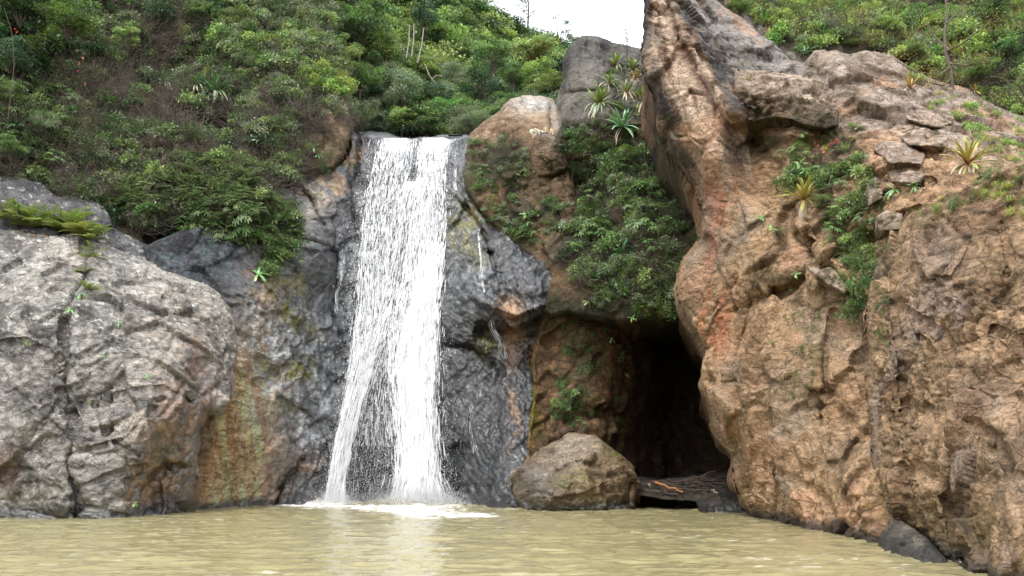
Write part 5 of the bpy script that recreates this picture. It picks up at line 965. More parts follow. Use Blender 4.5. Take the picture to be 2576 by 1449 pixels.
P, N = region([(250, 480), (640, 420), (680, 500), (640, 560), (560, 590), (440, 570), (330, 540)], 150, 'hill_left', 403, 0.6); scatter('feathery_shrubs', 'feathery green foliage low on the left hillside', P, ['feather', 'green'], 0.7, 1.25, N=N, weights=[4, 1], seed=3)
P, N = region([(-200, -250), (230, -250), (235, 100), (190, 170), (60, 230), (-200, 260)], 260, 'hill_left', 404, 1.4); scatter('dark_foliage', 'dark glossy foliage in the upper left corner', P, ['dark', 'green'], 0.8, 1.5, N=N, weights=[5, 1.4], seed=4)
P, N = region([(-200, 200), (160, 240), (220, 330), (150, 440), (-200, 420)], 210, 'hill_left', 405, 0.5); scatter('bank_shrubs', 'fresh green shrubs on the bank above the grey outcrop', P, ['green', 'whorl', 'dark', 'twig'], 0.6, 1.15, N=N, seed=5)
P, N = region([(560, -200), (790, -200), (830, 120), (840, 190), (700, 200), (560, 150)], 300, 'hill_left', 406, 0.6); scatter('crest_shrubs', 'small-leaved green shrubs along the crest of the left hillside', P, ['small', 'green', 'lime'], 0.7, 1.4, N=N, weights=[3, 3, 0.7], seed=6)
P, N = region([(760, 190), (850, 195), (872, 240), (840, 260), (770, 230)], 60, 'hill_left', 407, 0.4); scatter('crest_grass', 'yellow-green grass hanging over the crest left of the falls', P, ['grass', 'lime'], 0.7, 1.3, N=N, seed=7)
P, N = region([(420, 560), (660, 520), (740, 560), (730, 620), (660, 640), (560, 620), (470, 610)], 90, 'hill_left', 408, 0.5); scatter('hanging_shrubs', 'broad-leaved shrubs hanging over the dark hollow', P, ['whorl', 'green'], 0.6, 1.0, N=N, weights=[5, 1], seed=8)
P, N = region([(650, 500), (740, 520), (760, 600), (740, 680), (660, 700), (640, 600)], 90, 'cliff', 409, 0.25); scatter('cliff_shrubs', 'leafy green plants on the rock left of the falls', P, ['whorl', 'creeper', 'green'], 0.45, 0.8, N=N, seed=9)
P, N = region([(700, 440), (830, 390), (850, 300), (830, 430), (730, 480)], 30, 'hill_left', 410, 0.1); scatter('edge_shrubs', 'small shrubs along the foot of the left hillside', P, ['small', 'twig', 'creeper'], 0.4, 0.8, N=N, seed=10)
# forest beyond the falls
def far_fill(poly, n, seed, kinds, smin, smax, label, w=None):
    P, N = region(poly, n, 'forest_hill', seed, 0.5); scatter('forest', label, P, kinds, smin, smax, weights=w, tilt=0.15, seed=seed)
for k, mes in CROWN.items():
    if k != 'sparse':
        for me in mes: reg('c_' + k, me)
far_fill([(780, -200), (1000, -240), (1120, -30), (1200, 50), (1280, 110), (1180, 200), (1000, 200), (830, 150)], 200, 501, ['c_mid', 'c_dark', 'c_grey', 'c_lime'], 2.0, 4.2, 'dense mixed forest on the slope beyond the falls', [4, 1.6, 2.5, 1.8])
far_fill([(1200, 60), (1290, 108), (1360, 142), (1440, 176), (1560, 212), (1640, 216), (1640, 250), (1400, 240), (1200, 200)], 170, 502, ['c_mid', 'c_dark'], 2.4, 4.2, 'dark green forest on the skyline', [3, 3])
far_fill([(860, 200), (1250, 200), (1420, 240), (1420, 330), (1280, 350), (870, 350)], 260, 503, ['c_grey', 'c_dark', 'c_mid'], 1.3, 2.6, 'shrubby forest just behind the lip of the falls', [4, 1.6, 2.4])
# vegetated wall between falls and crag
MW = [(1400, 300), (1480, 330), (1560, 330), (1640, 340), (1660, 420), (1740, 520), (1740, 620), (1690, 740), (1620, 790), (1520, 770), (1440, 700), (1420, 620), (1380, 520), (1400, 420)]
def d_mw(u, v): return np.clip(0.8 - 0.8 * blob(u, v, 1450, 480, 50, 60) - 0.5 * blob(u, v, 1700, 660, 30, 60), 0.05, 1)
P, N = region(MW, 380, 'mid', 411, 0.15, d_mw); scatter('wall_shrubs', 'tangled grey-green shrubs on the wall above the cave', P, ['small', 'green', 'twig', 'dark', 'creeper', 'whorl'], 0.4, 0.9, N=N, weights=[5, 1.3, 3, 1, 1.5, 1.8], seed=11)
P, N = region([(1460, 400), (1620, 400), (1640, 500), (1640, 620), (1560, 660), (1470, 600), (1500, 500)], 46, 'mid', 412, 0.9); scatter('wall_bushes', 'larger leafy bushes standing out from the wall above the cave', P, ['green', 'small', 'whorl'], 0.7, 1.1, N=N, seed=12)
P, N = region([(1560, 640), (1760, 600), (1750, 740), (1690, 790), (1560, 780)], 70, 'mid', 413, 0.05); scatter('moss_curtain', 'mossy green growth on the lip of the cave', P, ['creeper', 'moss'], 0.6, 1.2, N=N, seed=13)
P, N = region([(1240, 330), (1310, 350), (1330, 400), (1290, 470), (1210, 500), (1180, 440), (1200, 380)], 60, 'dome', 414, 0.08); scatter('rock_creepers', 'creepers hanging down the pale rock right of the lip', P, ['creeper', 'small', 'twig'], 0.35, 0.75, N=N, seed=14)
P, N = region([(1180, 430), (1380, 430), (1420, 600), (1330, 640), (1230, 560)], 100, 'mid', 415, 0.06); scatter('rock_creepers', 'sparse plants on the brown rock right of the falls', P, ['creeper', 'small', 'whorl'], 0.3, 0.6, N=N, seed=15)
P, N = region([(1380, 770), (1560, 800), (1560, 1060), (1440, 1080), (1380, 980)], 46, 'cave', 416, 0.04, lambda u, v: 0.2 + blob(u, v, 1410, 1010, 40, 60)); scatter('cave_creepers', 'bright green creepers on the lit side wall of the cave', P, ['creeper'], 0.3, 0.85, N=N, seed=16)
P, N = region([(1390, 960), (1440, 950), (1450, 1060), (1400, 1070), (1375, 1020)], 26, 'cave', 417, 0.1); scatter('cave_creepers', 'patch of leafy creepers low on the cave side wall', P, ['creeper', 'green'], 0.3, 0.6, N=N, seed=17)
# right side
HR = [(1790, -250), (2700, -250), (2700, 330), (2500, 270), (2440, 225), (2300, 175), (2200, 125), (2000, 150), (1900, 70), (1800, 5)]
P, N = region(HR, 800, 'hill_right', 421, 0.3); scatter('hill_shrubs', 'bright green shrubs on the right hillside', P, ['lime', 'green', 'olive', 'small', 'twig'], 0.55, 1.15, N=N, weights=[3.4, 2, 3.4, 1, 1], seed=21)
P, N = region(HR, 200, 'hill_right', 422, 0.1); scatter('hill_grass', 'tufts of grass among the shrubs on the right hillside', P, ['grass'], 0.7, 1.4, N=N, seed=22)
P, N = region([(2250, 120), (2440, 215), (2600, 260), (2600, 420), (2480, 430), (2430, 330), (2330, 260)], 90, 'right', 423, 0.03); scatter('ledge_grass', 'fine green plants on the rocky shoulder', P, ['grass', 'olive', 'moss', 'lime'], 0.25, 0.6, N=N, seed=23)
P, N = region([(2080, 480), (2200, 430), (2240, 560), (2200, 780), (2130, 800), (2090, 680)], 80, 'right', 424, 0.03); scatter('gully_plants', 'moss and creepers in the gully between the two cliffs', P, ['moss', 'creeper', 'feather'], 0.25, 0.62, N=N, weights=[3, 3, 0.6], seed=24)
P, N = region([(1900, 340), (2070, 340), (2080, 400), (1960, 410)], 30, 'right', 425, 0.03); scatter('ledge_moss', 'moss and small plants under the long ledge', P, ['moss', 'creeper'], 0.2, 0.5, N=N, seed=25)
P, N = region([(2040, 360), (2180, 330), (2190, 470), (2060, 470)], 26, 'right', 426, 0.1); scatter('ledge_shrubs', 'thin grassy shrubs behind the big rosette plant', P, ['feather', 'grass', 'twig'], 0.3, 0.6, N=N, seed=26)
P, N = region([(2280, 500), (2420, 455), (2600, 370), (2700, 380), (2700, 520), (2560, 560), (2480, 500), (2300, 560)], 130, 'near', 427, 0.02); scatter('moss_cushions', 'bright moss cushions on top of the near rock face', P, ['moss', 'creeper', 'grass'], 0.2, 0.5, N=N, weights=[5, 1, 1.2], seed=27)
P, N = region([(2180, 620), (2240, 600), (2230, 860), (2190, 900)], 30, 'near', 428, 0.02); scatter('edge_moss', 'moss along the edge of the near rock face', P, ['moss', 'creeper'], 0.15, 0.35, N=N, seed=28)
P, N = region([(1950, 780), (2060, 760), (2070, 1020), (1960, 1020)], 26, 'right', 429, 0.01); scatter('cliff_moss', 'dark moss patches on the face of the right cliff', P, ['moss', 'creeper'], 0.15, 0.32, N=N, seed=29)
P, N = region([(1700, 560), (1760, 560), (1740, 660), (1700, 700)], 12, 'right', 430, 0.02); scatter('edge_creepers', 'small creepers where the crag meets the overgrown wall', P, ['creeper'], 0.3, 0.6, N=N, seed=30)
P, N = region([(0, 500), (230, 530), (260, 600), (150, 600), (0, 590)], 30, 'left', 431, 0.02); scatter('outcrop_litter', 'dry litter and roots under the ferns', P, ['dead', 'twig'], 0.25, 0.45, N=N, seed=31)

P, N = region([(2060, 420), (2190, 400), (2210, 560), (2150, 620), (2070, 600)], 34, 'right', 440, 0.15); scatter('gully_bushes', 'leafy low bushes in the gully right of the large bromeliad', P, ['whorl', 'green', 'feather'], 0.35, 0.7, N=N, seed=40)
P, N = region([(2090, 600), (2190, 600), (2200, 780), (2140, 800)], 40, 'right', 441, 0.08); scatter('gully_bushes', 'leafy creepers hanging down the gully', P, ['creeper', 'green', 'moss'], 0.35, 0.65, N=N, seed=41)
P, N = region([(1960, 390), (2080, 380), (2090, 470), (1980, 480)], 12, 'right', 442, 0.2); scatter('bromeliad_bushes', 'broad-leaved shrub right above the large bromeliad', P, ['whorl', 'green'], 0.4, 0.65, N=N, seed=42)
P, N = region([(1180, 360), (1330, 330), (1340, 430), (1240, 520), (1180, 480)], 46, 'dome', 443, 0.06); scatter('dome_shrubs', 'small grey-green shrubs on the flank of the pale rock', P, ['small', 'creeper', 'twig'], 0.4, 0.75, N=N, seed=43)

P, N = region([(2850, -450), (4200, -450), (4200, 300), (2850, 330)], 240, 'bank_right', 450, 0.2); scatter('hill_shrubs', 'shrubs farther along the right hillside', P, ['lime', 'green', 'olive', 'small'], 0.7, 1.5, N=N, seed=50)
P, N = region([(-1700, -450), (-240, -450), (-240, 500), (-1700, 500)], 420, 'bank_left', 451, 0.2); scatter('hill_shrubs', 'shrubs farther along the left hillside', P, ['green', 'small', 'dark', 'twig'], 0.7, 1.5, N=N, seed=51)

P, N = region([(1480, 260), (1640, 180), (1660, 340), (1560, 340), (1480, 340)], 40, 'mid', 460, 0.1); scatter('cluster_shrubs', 'grey-green shrubs between the rosettes under the skyline boulder', P, ['small', 'creeper', 'twig'], 0.35, 0.7, N=N, seed=60)
P, N = region([(1490, 180), (1640, 170), (1660, 260), (1560, 300), (1500, 260)], 36, 'sky_boulder', 461, 0.1); scatter('cluster_shrubs', 'low plants on the lower right flank of the skyline boulder', P, ['small', 'creeper', 'grass'], 0.3, 0.6, N=N, seed=61)
# ------------------------------------------------------------------ single plants, each with its own leaves
def strap_leaf(name, ang, curl, w, c0, c1, dead=False, n=8):
    G = Geo(); t = np.linspace(0, 1, n); e = ang - curl * t ** 1.3; d = np.stack([np.cos(e), np.zeros(n), np.sin(e)], 1)
    p = np.concatenate([[[0, 0, 0]], np.cumsum((d[:-1] + d[1:]) / 2 / (n - 1), axis=0)]); G.strap(p, w, c0, c1, 0.28, side=np.array([0, 1.0, 0])); return G.mesh(name, M_GLOSS if not dead else M_LEAF)
def leafset(tag_, w, c0, c1, curl=0.7):
    return [strap_leaf(tag_ + '_leaf', a, curl * (0.6 + 0.8 * (1.5 - a) / 1.5), w, c0, c1) for a in (1.45, 1.2, 0.95, 0.7, 0.4, 0.1)]
LEAFSETS = {
 'green': leafset('rosette', 0.115, srgb(112, 96, 58), srgb(104, 140, 66)), 'yellow': leafset('rosette', 0.12, srgb(136, 96, 58), srgb(126, 138, 62)), 'orange': leafset('rosette', 0.12, srgb(128, 90, 60), srgb(160, 138, 70), 0.6),
 'agave': leafset('agave', 0.13, srgb(60, 96, 58), srgb(74, 116, 66), 1.0), 'blue': leafset('agave', 0.15, srgb(84, 124, 84), srgb(120, 156, 116), 0.9)}
DEAD = [strap_leaf('dead_leaf', a, c, 0.10, srgb(140, 112, 92), srgb(206, 196, 168), True) for a, c in ((-0.2, 1.3), (-0.7, 0.9), (0.2, 1.9))]
HANG = [strap_leaf('hanging_leaf', a, c, 0.13, srgb(92, 118, 88), srgb(168, 182, 150), True) for a, c in ((0.3, 2.0), (0.0, 1.6))]
rr = random.Random(5)
def place(patch, u, v, out):
    if isinstance(patch, (int, float)): return at(u, v, patch)
    P, N = look(patch, u, v)
    if not np.isfinite(P).all():
        q = PATCH[patch]; G = q['P']; ok = np.isfinite(G).all(2); j, i = np.meshgrid(np.arange(q['W']), np.arange(q['H'])); d = (q['u0'] + j * q['s'] - u) ** 2 + (q['v0'] + i * q['s'] - v) ** 2; d[~ok] = 1e12; k = d.argmin(); return at(u, v, G.reshape(-1, 3)[k][1] - out)
    return at(u, v, P[0][1] - out)
def rosette(name, label, u, v, rad, patch, kind='green', n=26, dead=5, out=0.25, lean=0.25, cat='plant', group=None, hang=0):
    p = place(patch, u, v, out); s = (1.65 if u < 1640 and rad < 45 and u > 1400 else 1.42) * rad * p[1] / FPX
    root = D.objects.new(name, None); COL.objects.link(root); root.location = p; root.rotation_euler = (lean, rr.uniform(-0.15, 0.15), rr.uniform(-0.3, 0.3)); tag(root, label, cat, group)
    ls = LEAFSETS[kind]
    for k in range(n):
        f = (k + 0.5) / n; m = ls[min(5, int(f * 5.3))]
        o = link('leaf', m, root); o.rotation_euler = (rr.uniform(-0.2, 0.2), rr.uniform(-0.16, 0.22), k * 2.399 + rr.uniform(-0.3, 0.3)); q = s * rr.uniform(0.7, 1.15) * (0.82 + 0.25 * f); o.scale = (q, q * rr.uniform(0.8, 1.1), q)
    for k in range(dead + hang):
        o = link('dead_leaf' if k < dead else 'hanging_leaf', rr.choice(DEAD if k < dead else HANG), root); o.rotation_euler = (rr.uniform(-0.3, 0.3), 0, -1.57 + rr.uniform(-1.3, 1.3)); q = s * rr.uniform(0.7, 1.05); o.scale = (q, q * rr.uniform(0.5, 1.0), q)
    return root
B = 'rosette plants growing on the rocks'
rosette('bromeliad', 'topmost green rosette plant in the cluster below the skyline boulder', 1548, 166, 27, 'sky_boulder', 'green', 24, 5, group=B)
rosette('bromeliad', 'green rosette plant beside the crag, upper right of the plant cluster', 1592, 174, 27, 'sky_boulder', 'green', 24, 4, group=B)
rosette('bromeliad', 'yellowish rosette with pale dead leaves fanning below it, under the skyline boulder', 1598, 198, 21, 'mid', 'orange', 18, 8, group=B)
rosette('bromeliad', 'upright green rosette at the left of the cluster, below the topmost one', 1532, 208, 27, 'mid', 'green', 24, 4, group=B)
rosette('bromeliad', 'green rosette with long stringy dead leaves in the middle of the cluster', 1577, 232, 28, 'mid', 'green', 26, 9, group=B)
rosette('bromeliad', 'largest green rosette of the cluster, with pale leaves hanging under it', 1508, 262, 42, 'mid', 'green', 32, 5, hang=6, group=B)
rosette('bromeliad', 'rosette half hidden behind the edge of the leaning crag', 1618, 252, 32, 'mid', 'green', 24, 8, group=B)
rosette('agave', 'broad-leaved agave with silvery outer leaves below the rosette cluster', 1566, 320, 46, 'mid', 'blue', 24, 2, group=B)
rosette('bromeliad', 'small rosette between the big rosette and the silvery agave', 1603, 290, 18, 'mid', 'green', 16, 0, group=B)
rosette('bromeliad', 'orange rosette standing on the top edge of the crag against the sky', 1838, 18, 22, 'right', 'orange', 18, 3, out=0.1, group=B)
rosette('bromeliad', 'orange-yellow rosette on the upper right slope of the crag', 1934, 92, 30, 'right', 'orange', 24, 4, out=0.1, group=B)
rosette('bromeliad', 'yellow-green rosette rooted in the face of the crag, left of the flat ledge', 1878, 222, 29, 'right', 'yellow', 24, 4, out=0.3, group=B)
rosette('agave', 'dark green agave with arching leaves in the notch above the right cliff', 2026, 134, 28, 'right', 'agave', 14, 0, out=0.3, group=B)
rosette('bromeliad', 'orange-tipped rosette on the rocky shoulder at the upper right', 2290, 222, 32, 'right', 'orange', 22, 5, out=0.2, group=B)
rosette('bromeliad', 'small rosette just right of the orange-tipped one on the shoulder', 2336, 216, 16, 'right', 'yellow', 14, 1, out=0.1, group=B)
rosette('bromeliad', 'spiky brownish rosette near the far right end of the shoulder', 2452, 228, 20, 'right', 'orange', 16, 4, out=0.1, group=B)
rosette('bromeliad', 'dry little rosette below the one at the far right of the shoulder', 2440, 262, 14, 'right', 'orange', 12, 3, out=0.1, group=B)
rosette('bromeliad', 'very large yellow-green bromeliad at the right with broad leaves and a dry skirt', 2434, 412, 64, 'right', 'yellow', 34, 9, out=0.5, lean=0.35, group=B)
rosette('bromeliad', 'large green bromeliad with three pale dead leaves hanging from its base, on the tan cliff', 2022, 502, 52, 'right', 'yellow', 38, 0, out=0.6, hang=0, lean=0.3, group=B)
for a_, tilt_ in ((-1.9, 0), (-1.57, 0), (-1.2, 0)):
    root = [o for o in D.objects if o.get('label', '').startswith('large green bromeliad')][0]; o = link('dead_leaf', DEAD[1], root); o.rotation_euler = (0, 0.15, a_); q = 56 * root.location[1] / FPX; o.scale = (q, q * 1.7, q)
rosette('bromeliad', 'slender green rosette among the shrubs at the top of the right hillside', 2118, 38, 26, 'hill_right', 'green', 20, 2, out=0.5, group=B)
rosette('bromeliad', 'tall rosette at the very top of the frame on the right hillside', 2170, 8, 28, 'hill_right', 'yellow', 22, 5, out=0.5, group=B)
rosette('bromeliad', 'narrow rosette near the top of the right hillside, above the orange crag rosette', 2060, 30, 22, 'hill_right', 'green', 18, 1, out=0.5, group=B)
rosette('bromeliad', 'spiky rosette in the shrubs above the cave', 1562, 640, 34, 'mid', 'agave', 26, 3, out=0.7, group=B)
rosette('bromeliad', 'small rosette high on the wall beside the edge of the crag', 1680, 585, 18, 'mid', 'green', 16, 1, out=0.3, group=B)
rosette('bromeliad', 'tiny yellow rosette low on the mottled face of the crag', 1868, 160, 11, 'right', 'yellow', 12, 0, out=0.1, group=B)
rosette('agave', 'biggest dark agave on the left hillside, with silvery leaves hanging below it', 542, 232, 50, 'hill_left', 'agave', 34, 5, out=0.9, hang=9, group=B)
rosette('agave', 'agave leaning behind the left side of the biggest dark agave', 500, 214, 34, 'hill_left', 'agave', 22, 6, out=0.7, hang=3, group=B)
rosette('agave', 'upper agave on the left hillside with long drooping lower leaves', 570, 104, 38, 'hill_left', 'blue', 26, 2, out=0.9, hang=5, group=B)
rosette('agave', 'agave to the right of the upper one on the left hillside', 632, 92, 32, 'hill_left', 'agave', 22, 5, out=0.7, hang=1, group=B)
rosette('agave', 'agave half buried in twigs left of the biggest dark agave', 410, 206, 34, 'hill_left', 'agave', 18, 6, out=0.7, hang=6, group=B)
# ---- leafy sprigs: a stem with a whorl of broad leaves
SPL = []
for k in range(4):
    G = Geo(); n = 6; t = np.linspace(0, 1, n); e = (0.5, 0.15, -0.25, -0.7)[k] - (0.9) * t; d = np.stack([np.cos(e), np.zeros(n), np.sin(e)], 1); p = np.concatenate([[[0.05, 0, 0]], 0.05 + np.cumsum((d[:-1] + d[1:]) / 2 / (n - 1), axis=0)]); p[:, 1] = 0
    c = [srgb(92, 128, 72), srgb(108, 140, 84), srgb(84, 116, 70), srgb(120, 142, 74)][k]; G.strap(p, 0.27, c, c * 1.12, 0.2, side=np.array([0, 1.0, 0])); SPL.append(G.mesh('broad_leaf', M_GLOSS))
G = Geo(); G.tube([(0, 0, 0), (0.05, 0.02, -0.5), (0.0, 0.25, -1.1)], 0.03, 0.045, srgb(96, 84, 62), 5); STEM = G.mesh('sprig_stem', M_BARK)
def sprig(u, v, rad, patch, label, n=8, out=0.3, lean=0.5, group='leafy sprigs growing out of the rock'):
    p = place(patch, u, v, out); s = rad * p[1] / FPX; root = D.objects.new('leafy_sprig', None); COL.objects.link(root); root.location = p; root.rotation_euler = (lean + rr.uniform(-0.2, 0.2), rr.uniform(-0.4, 0.4), 0); tag(root, label, 'plant', group)
    o = link('stem', STEM, root); o.scale = (s, s, s)
    for k in range(n):
        o = link('leaf', rr.choice(SPL), root); o.rotation_euler = (rr.uniform(-0.2, 0.2), rr.uniform(-0.2, 0.2), k * 2.399 + rr.uniform(-0.2, 0.2)); q = s * rr.uniform(0.75, 1.1); o.scale = (q, q, q)
for u, v, r_, pt, lb in [
 (1916, 548, 20, 'right', 'leafy sprig at the left edge of the tan cliff, uppermost of three in a row'), (1940, 566, 20, 'right', 'middle one of three leafy sprigs in a row left of the large bromeliad'), (1958, 580, 22, 'right', 'lowest of three leafy sprigs in a row left of the large bromeliad'),
 (2140, 528, 24, 'right', 'pale leafy sprig standing out right of the large bromeliad'), (2118, 545, 20, 'right', 'low leafy sprig beside the pale one right of the large bromeliad'), (2080, 600, 20, 'right', 'small leafy rosette hanging on a thin root under the large bromeliad'),
 (2002, 690, 16, 'right', 'single small sprig in the middle of the tan cliff'), (1990, 726, 9, 'right', 'tiny sprig just under the single small sprig on the tan cliff'), (2250, 478, 30, 'right', 'silvery sprig with narrow leaves above the gully'), (2235, 492, 22, 'right', 'silvery sprig partly under the larger silvery sprig'),
 (2300, 470, 22, 'right', 'sprig at the right end of the silvery row above the gully'), (1990, 440, 30, 'right', 'bushy sprig just above the large bromeliad, at its left'), (2030, 430, 30, 'right', 'bushy sprig directly above the large bromeliad'), (2062, 436, 26, 'right', 'bushy sprig above the large bromeliad, at its right'), (2010, 412, 26, 'right', 'highest of the bushy sprigs above the large bromeliad'),
 (2078, 276, 24, 'right', 'drooping compound sprig on the flat ledge of the right cliff'), (2052, 262, 16, 'right', 'small sprig up and left of the drooping ledge sprig'), (2020, 335, 20, 'right', 'sprig on a stem under the ledge, upper of two'), (2048, 392, 18, 'right', 'sprig dangling into the dark recess under the ledge'),
 (2300, 462, 18, 'near', 'star-shaped sprig on the stepped slabs'), (1730, 770, 18, 'mid', 'leafy sprig hanging over the right end of the cave lip'), (1700, 795, 16, 'mid', 'leafy sprig silhouetted against the dark cave'), (1590, 800, 14, 'mid', 'small sprig on the cave lip near its middle'), (1480, 760, 18, 'mid', 'drooping sprig low on the wall left of the cave mouth'),
 (1456, 500, 14, 'mid', 'single star-shaped sprig on the dark recess'), (1320, 540, 20, 'mid', 'whorled sprig on the brown rock right of the moss'), (1330, 560, 16, 'mid', 'sprig just below the whorled one on the brown rock'), (1460, 560, 26, 'mid', 'bright leafy sprig at the left of the hanging bushes'), (1500, 590, 24, 'mid', 'leafy sprig below and right of the bright one'), (1440, 610, 22, 'mid', 'leafy sprig over the bare tan rock patch'), (1545, 700, 20, 'mid', 'leafy sprig below the spiky rosette in the wall'),
 (1540, 850, 16, 'cave', 'lone sprig on the lit wall inside the cave mouth'), (1575, 940, 12, 'cave', 'small sprig deep on the cave side wall'), (1600, 410, 22, 'mid', 'glossy sprig in the leafy bush above the hanging wall'), (1580, 440, 22, 'mid', 'glossy sprig in the middle of the leafy wall bush'), (1560, 470, 20, 'mid', 'lower glossy sprig of the leafy wall bush'), (1620, 450, 18, 'mid', 'glossy sprig at the right of the leafy wall bush'),
 (300, 812, 20, 'left', 'leafy sprig at the foot of the crevice in the grey outcrop'), (205, 740, 22, 'left', 'leafy sprig halfway down the crevice of the grey outcrop'), (178, 780, 20, 'left', 'bright sprig low in the crevice of the grey outcrop'), (66, 860, 16, 'left', 'small bright plant on the lower left of the grey outcrop'), (92, 692, 12, 'left', 'tiny plant high on the left part of the grey outcrop'), (372, 945, 12, 'left', 'tiny bright plant above the brown seam'), (258, 895, 10, 'left', 'tiny plant left of the brown seam'), (336, 1268, 12, 'left', 'small green plant just above the water on the grey outcrop'), (225, 1010, 8, 'left', 'tiny plant in the middle of the grey outcrop'),
 (790, 370, 24, 'hill_left', 'leafy sprig near the crest directly left of the falls'), (800, 390, 20, 'hill_left', 'leafy sprig just below another near the crest left of the falls'), (690, 640, 36, 'cliff', 'large drooping sprig at the right of the dark hollow'), (650, 690, 34, 'cliff', 'large drooping sprig hanging lowest on the rock left of the falls'), (560, 620, 32, 'hill_left', 'large sprig over the dark hollow, left of the drooping ones'), (600, 650, 30, 'hill_left', 'large sprig in the middle of the dark hollow'), (640, 600, 30, 'cliff', 'large sprig above the drooping ones left of the falls'), (705, 590, 30, 'cliff', 'bright sprig nearest to the wet rock left of the falls'), (510, 640, 28, 'hill_left', 'sprig at the left end of the dark hollow'),
 (700, 300, 20, 'hill_left', 'bright sprig in the middle of the left hillside'), (620, 330, 20, 'hill_left', 'sprig below the biggest dark agave')]:
    sprig(u, v, r_, pt, lb)
# ---- ferns on the grey outcrop
FR = []
for k in range(3):
    G = Geo(); n = 22; t = np.linspace(0.0, 1, n); e = (1.25, 0.9, 0.5)[k] - (1.3, 1.2, 1.0)[k] * t; d = np.stack([np.cos(e), 0.12 * np.sin(3 * t + k), np.sin(e)], 1); p = np.cumsum(d / n, axis=0); G.tube(p[::3], 0.012, 0.005, srgb(110, 104, 58), 3)
    c = [srgb(116, 132, 74), srgb(102, 118, 66), srgb(134, 144, 88)][k]
    for sg in (-1, 1): G.leaves(p[2:], np.tile([0.25, sg, 0.05], (n - 2, 1)), 0.17 * np.sin(np.pi * np.clip(t[2:] * 0.85 + 0.12, 0, 1)) + 0.02, 0.05, c, 0.12, droop=0.1, up=np.tile([0, 0, 1.0], (n - 2, 1)), fold=0.1)
    FR.append(G.mesh('frond', M_LEAF))
def fern(u, v, rad, patch, label, n=17, out=0.05):
    p = place(patch, u, v, out); s = 1.2 * rad * p[1] / FPX; root = D.objects.new('fern', None); COL.objects.link(root); root.location = p; tag(root, label, 'fern', 'ferns on the left grey outcrop')
    for k in range(n):
        o = link('frond', rr.choice(FR), root); o.rotation_euler = (rr.uniform(-0.3, 0.3), rr.uniform(-0.25, 0.25), k * 2.399 + rr.uniform(-0.3, 0.3)); q = s * rr.uniform(0.7, 1.15); o.scale = (q, q, q)
for u, v, r_, lb in [(8, 548, 66, 'fern clump at the far left end of the row on the outcrop'), (45, 562, 64, 'second fern clump from the left on the outcrop'), (84, 574, 70, 'tall fern clump with an upright frond, left of the row middle'), (120, 570, 62, 'low fern clump left of the middle of the row'), (150, 582, 76, 'tallest fern clump in the middle of the row on the outcrop'), (182, 590, 72, 'dense fern clump right of the tallest one'), (212, 592, 66, 'fern clump leaning right near the crevice'), (232, 604, 56, 'fern clump at the right end of the row, arching over the rock'), (60, 540, 52, 'fern clump behind the left part of the row'), (190, 560, 56, 'fern clump behind the right part of the row'),
                     (232, 650, 42, 'small fern arching in the top of the crevice'), (212, 690, 38, 'fern tuft halfway down the crevice, leaning right'), (222, 730, 36, 'lowest fern tuft in the crevice')]:
    fern(u, v, r_, 'left', lb, out=0.15 if v < 640 else 0.05)
# ---- fallen leaves under the ferns
G = Geo(); G.leaves(np.zeros((1, 3)), np.array([[1.0, 0, 0.1]]), 1.0, 0.55, srgb(176, 120, 84), 0.0, fold=0.2); LV = G.mesh('fallen_leaf', M_LEAF)
for k, (u, v) in enumerate([(40, 588), (78, 590), (30, 582), (128, 602), (120, 598), (186, 634), (240, 602), (160, 600), (8, 586), (60, 596)]):
    o = link('fallen_leaf', LV, None, place('left', u, v, 0.06)); q = rr.uniform(0.14, 0.26); o.scale = (q, q, q); o.rotation_euler = (rr.uniform(-0.5, 0.5), rr.uniform(-0.5, 0.5), rr.uniform(0, 6)); tag(o, 'dry reddish brown fallen leaf on the bare rock under the ferns', 'leaf', 'fallen leaves under the ferns')
# ---- driftwood on the ledge in the cave mouth
def stick(u0, v0, u1, v1, Y0, Y1, r_, mat, label, group=None, name='driftwood_stick'):
    a = at(u0, v0, Y0); b = at(u1, v1, Y1); G = Geo(); m = 7; t = np.linspace(0, 1, m)[:, None]; q = (b - a) * t; q[1:-1] += np.array([[rr.gauss(0, 0.05) for _ in range(3)] for _ in range(m - 2)]); G.tube(q, r_, r_ * 0.6, srgb(80, 66, 56), 6)
    o = link(name, G.mesh('driftwood', mat), None, a); tag(o, label, 'driftwood', group)
stick(1648, 1213, 1718, 1238, 44.0, 43.4, 0.075, M_WOOD2, 'long orange-brown branch lying over the driftwood in the cave mouth')
stick(1630, 1219, 1637, 1226, 43.3, 43.2, 0.03, M_PALEBARK, 'short white stick at the left end of the driftwood pile')
stick(1700, 1213, 1800, 1186, 45.5, 46.5, 0.05, M_WOOD, 'long dark branch rising to the right behind the driftwood pile')
stick(1790, 1232, 1806, 1240, 42.3, 42.1, 0.04, M_PALEBARK, 'short pale stick lying on the mossy end of the ledge')
for k in range(74):
    u0 = rr.uniform(1610, 1850); v0 = rr.uniform(1206, 1240) - (u0 - 1610) * 0.03; L = rr.uniform(14, 62); dv = rr.gauss(0.12, 0.16) * L; Y0 = 43.6 + (1240 - v0) * 0.09
    stick(u0, v0, u0 + L, v0 + dv, Y0 + rr.uniform(-0.3, 0.3), Y0 + rr.uniform(-0.8, 0.8), rr.uniform(0.02, 0.05), M_WOOD, 'thin dark stick in the tangled driftwood on the cave ledge', 'tangled driftwood sticks on the cave ledge')
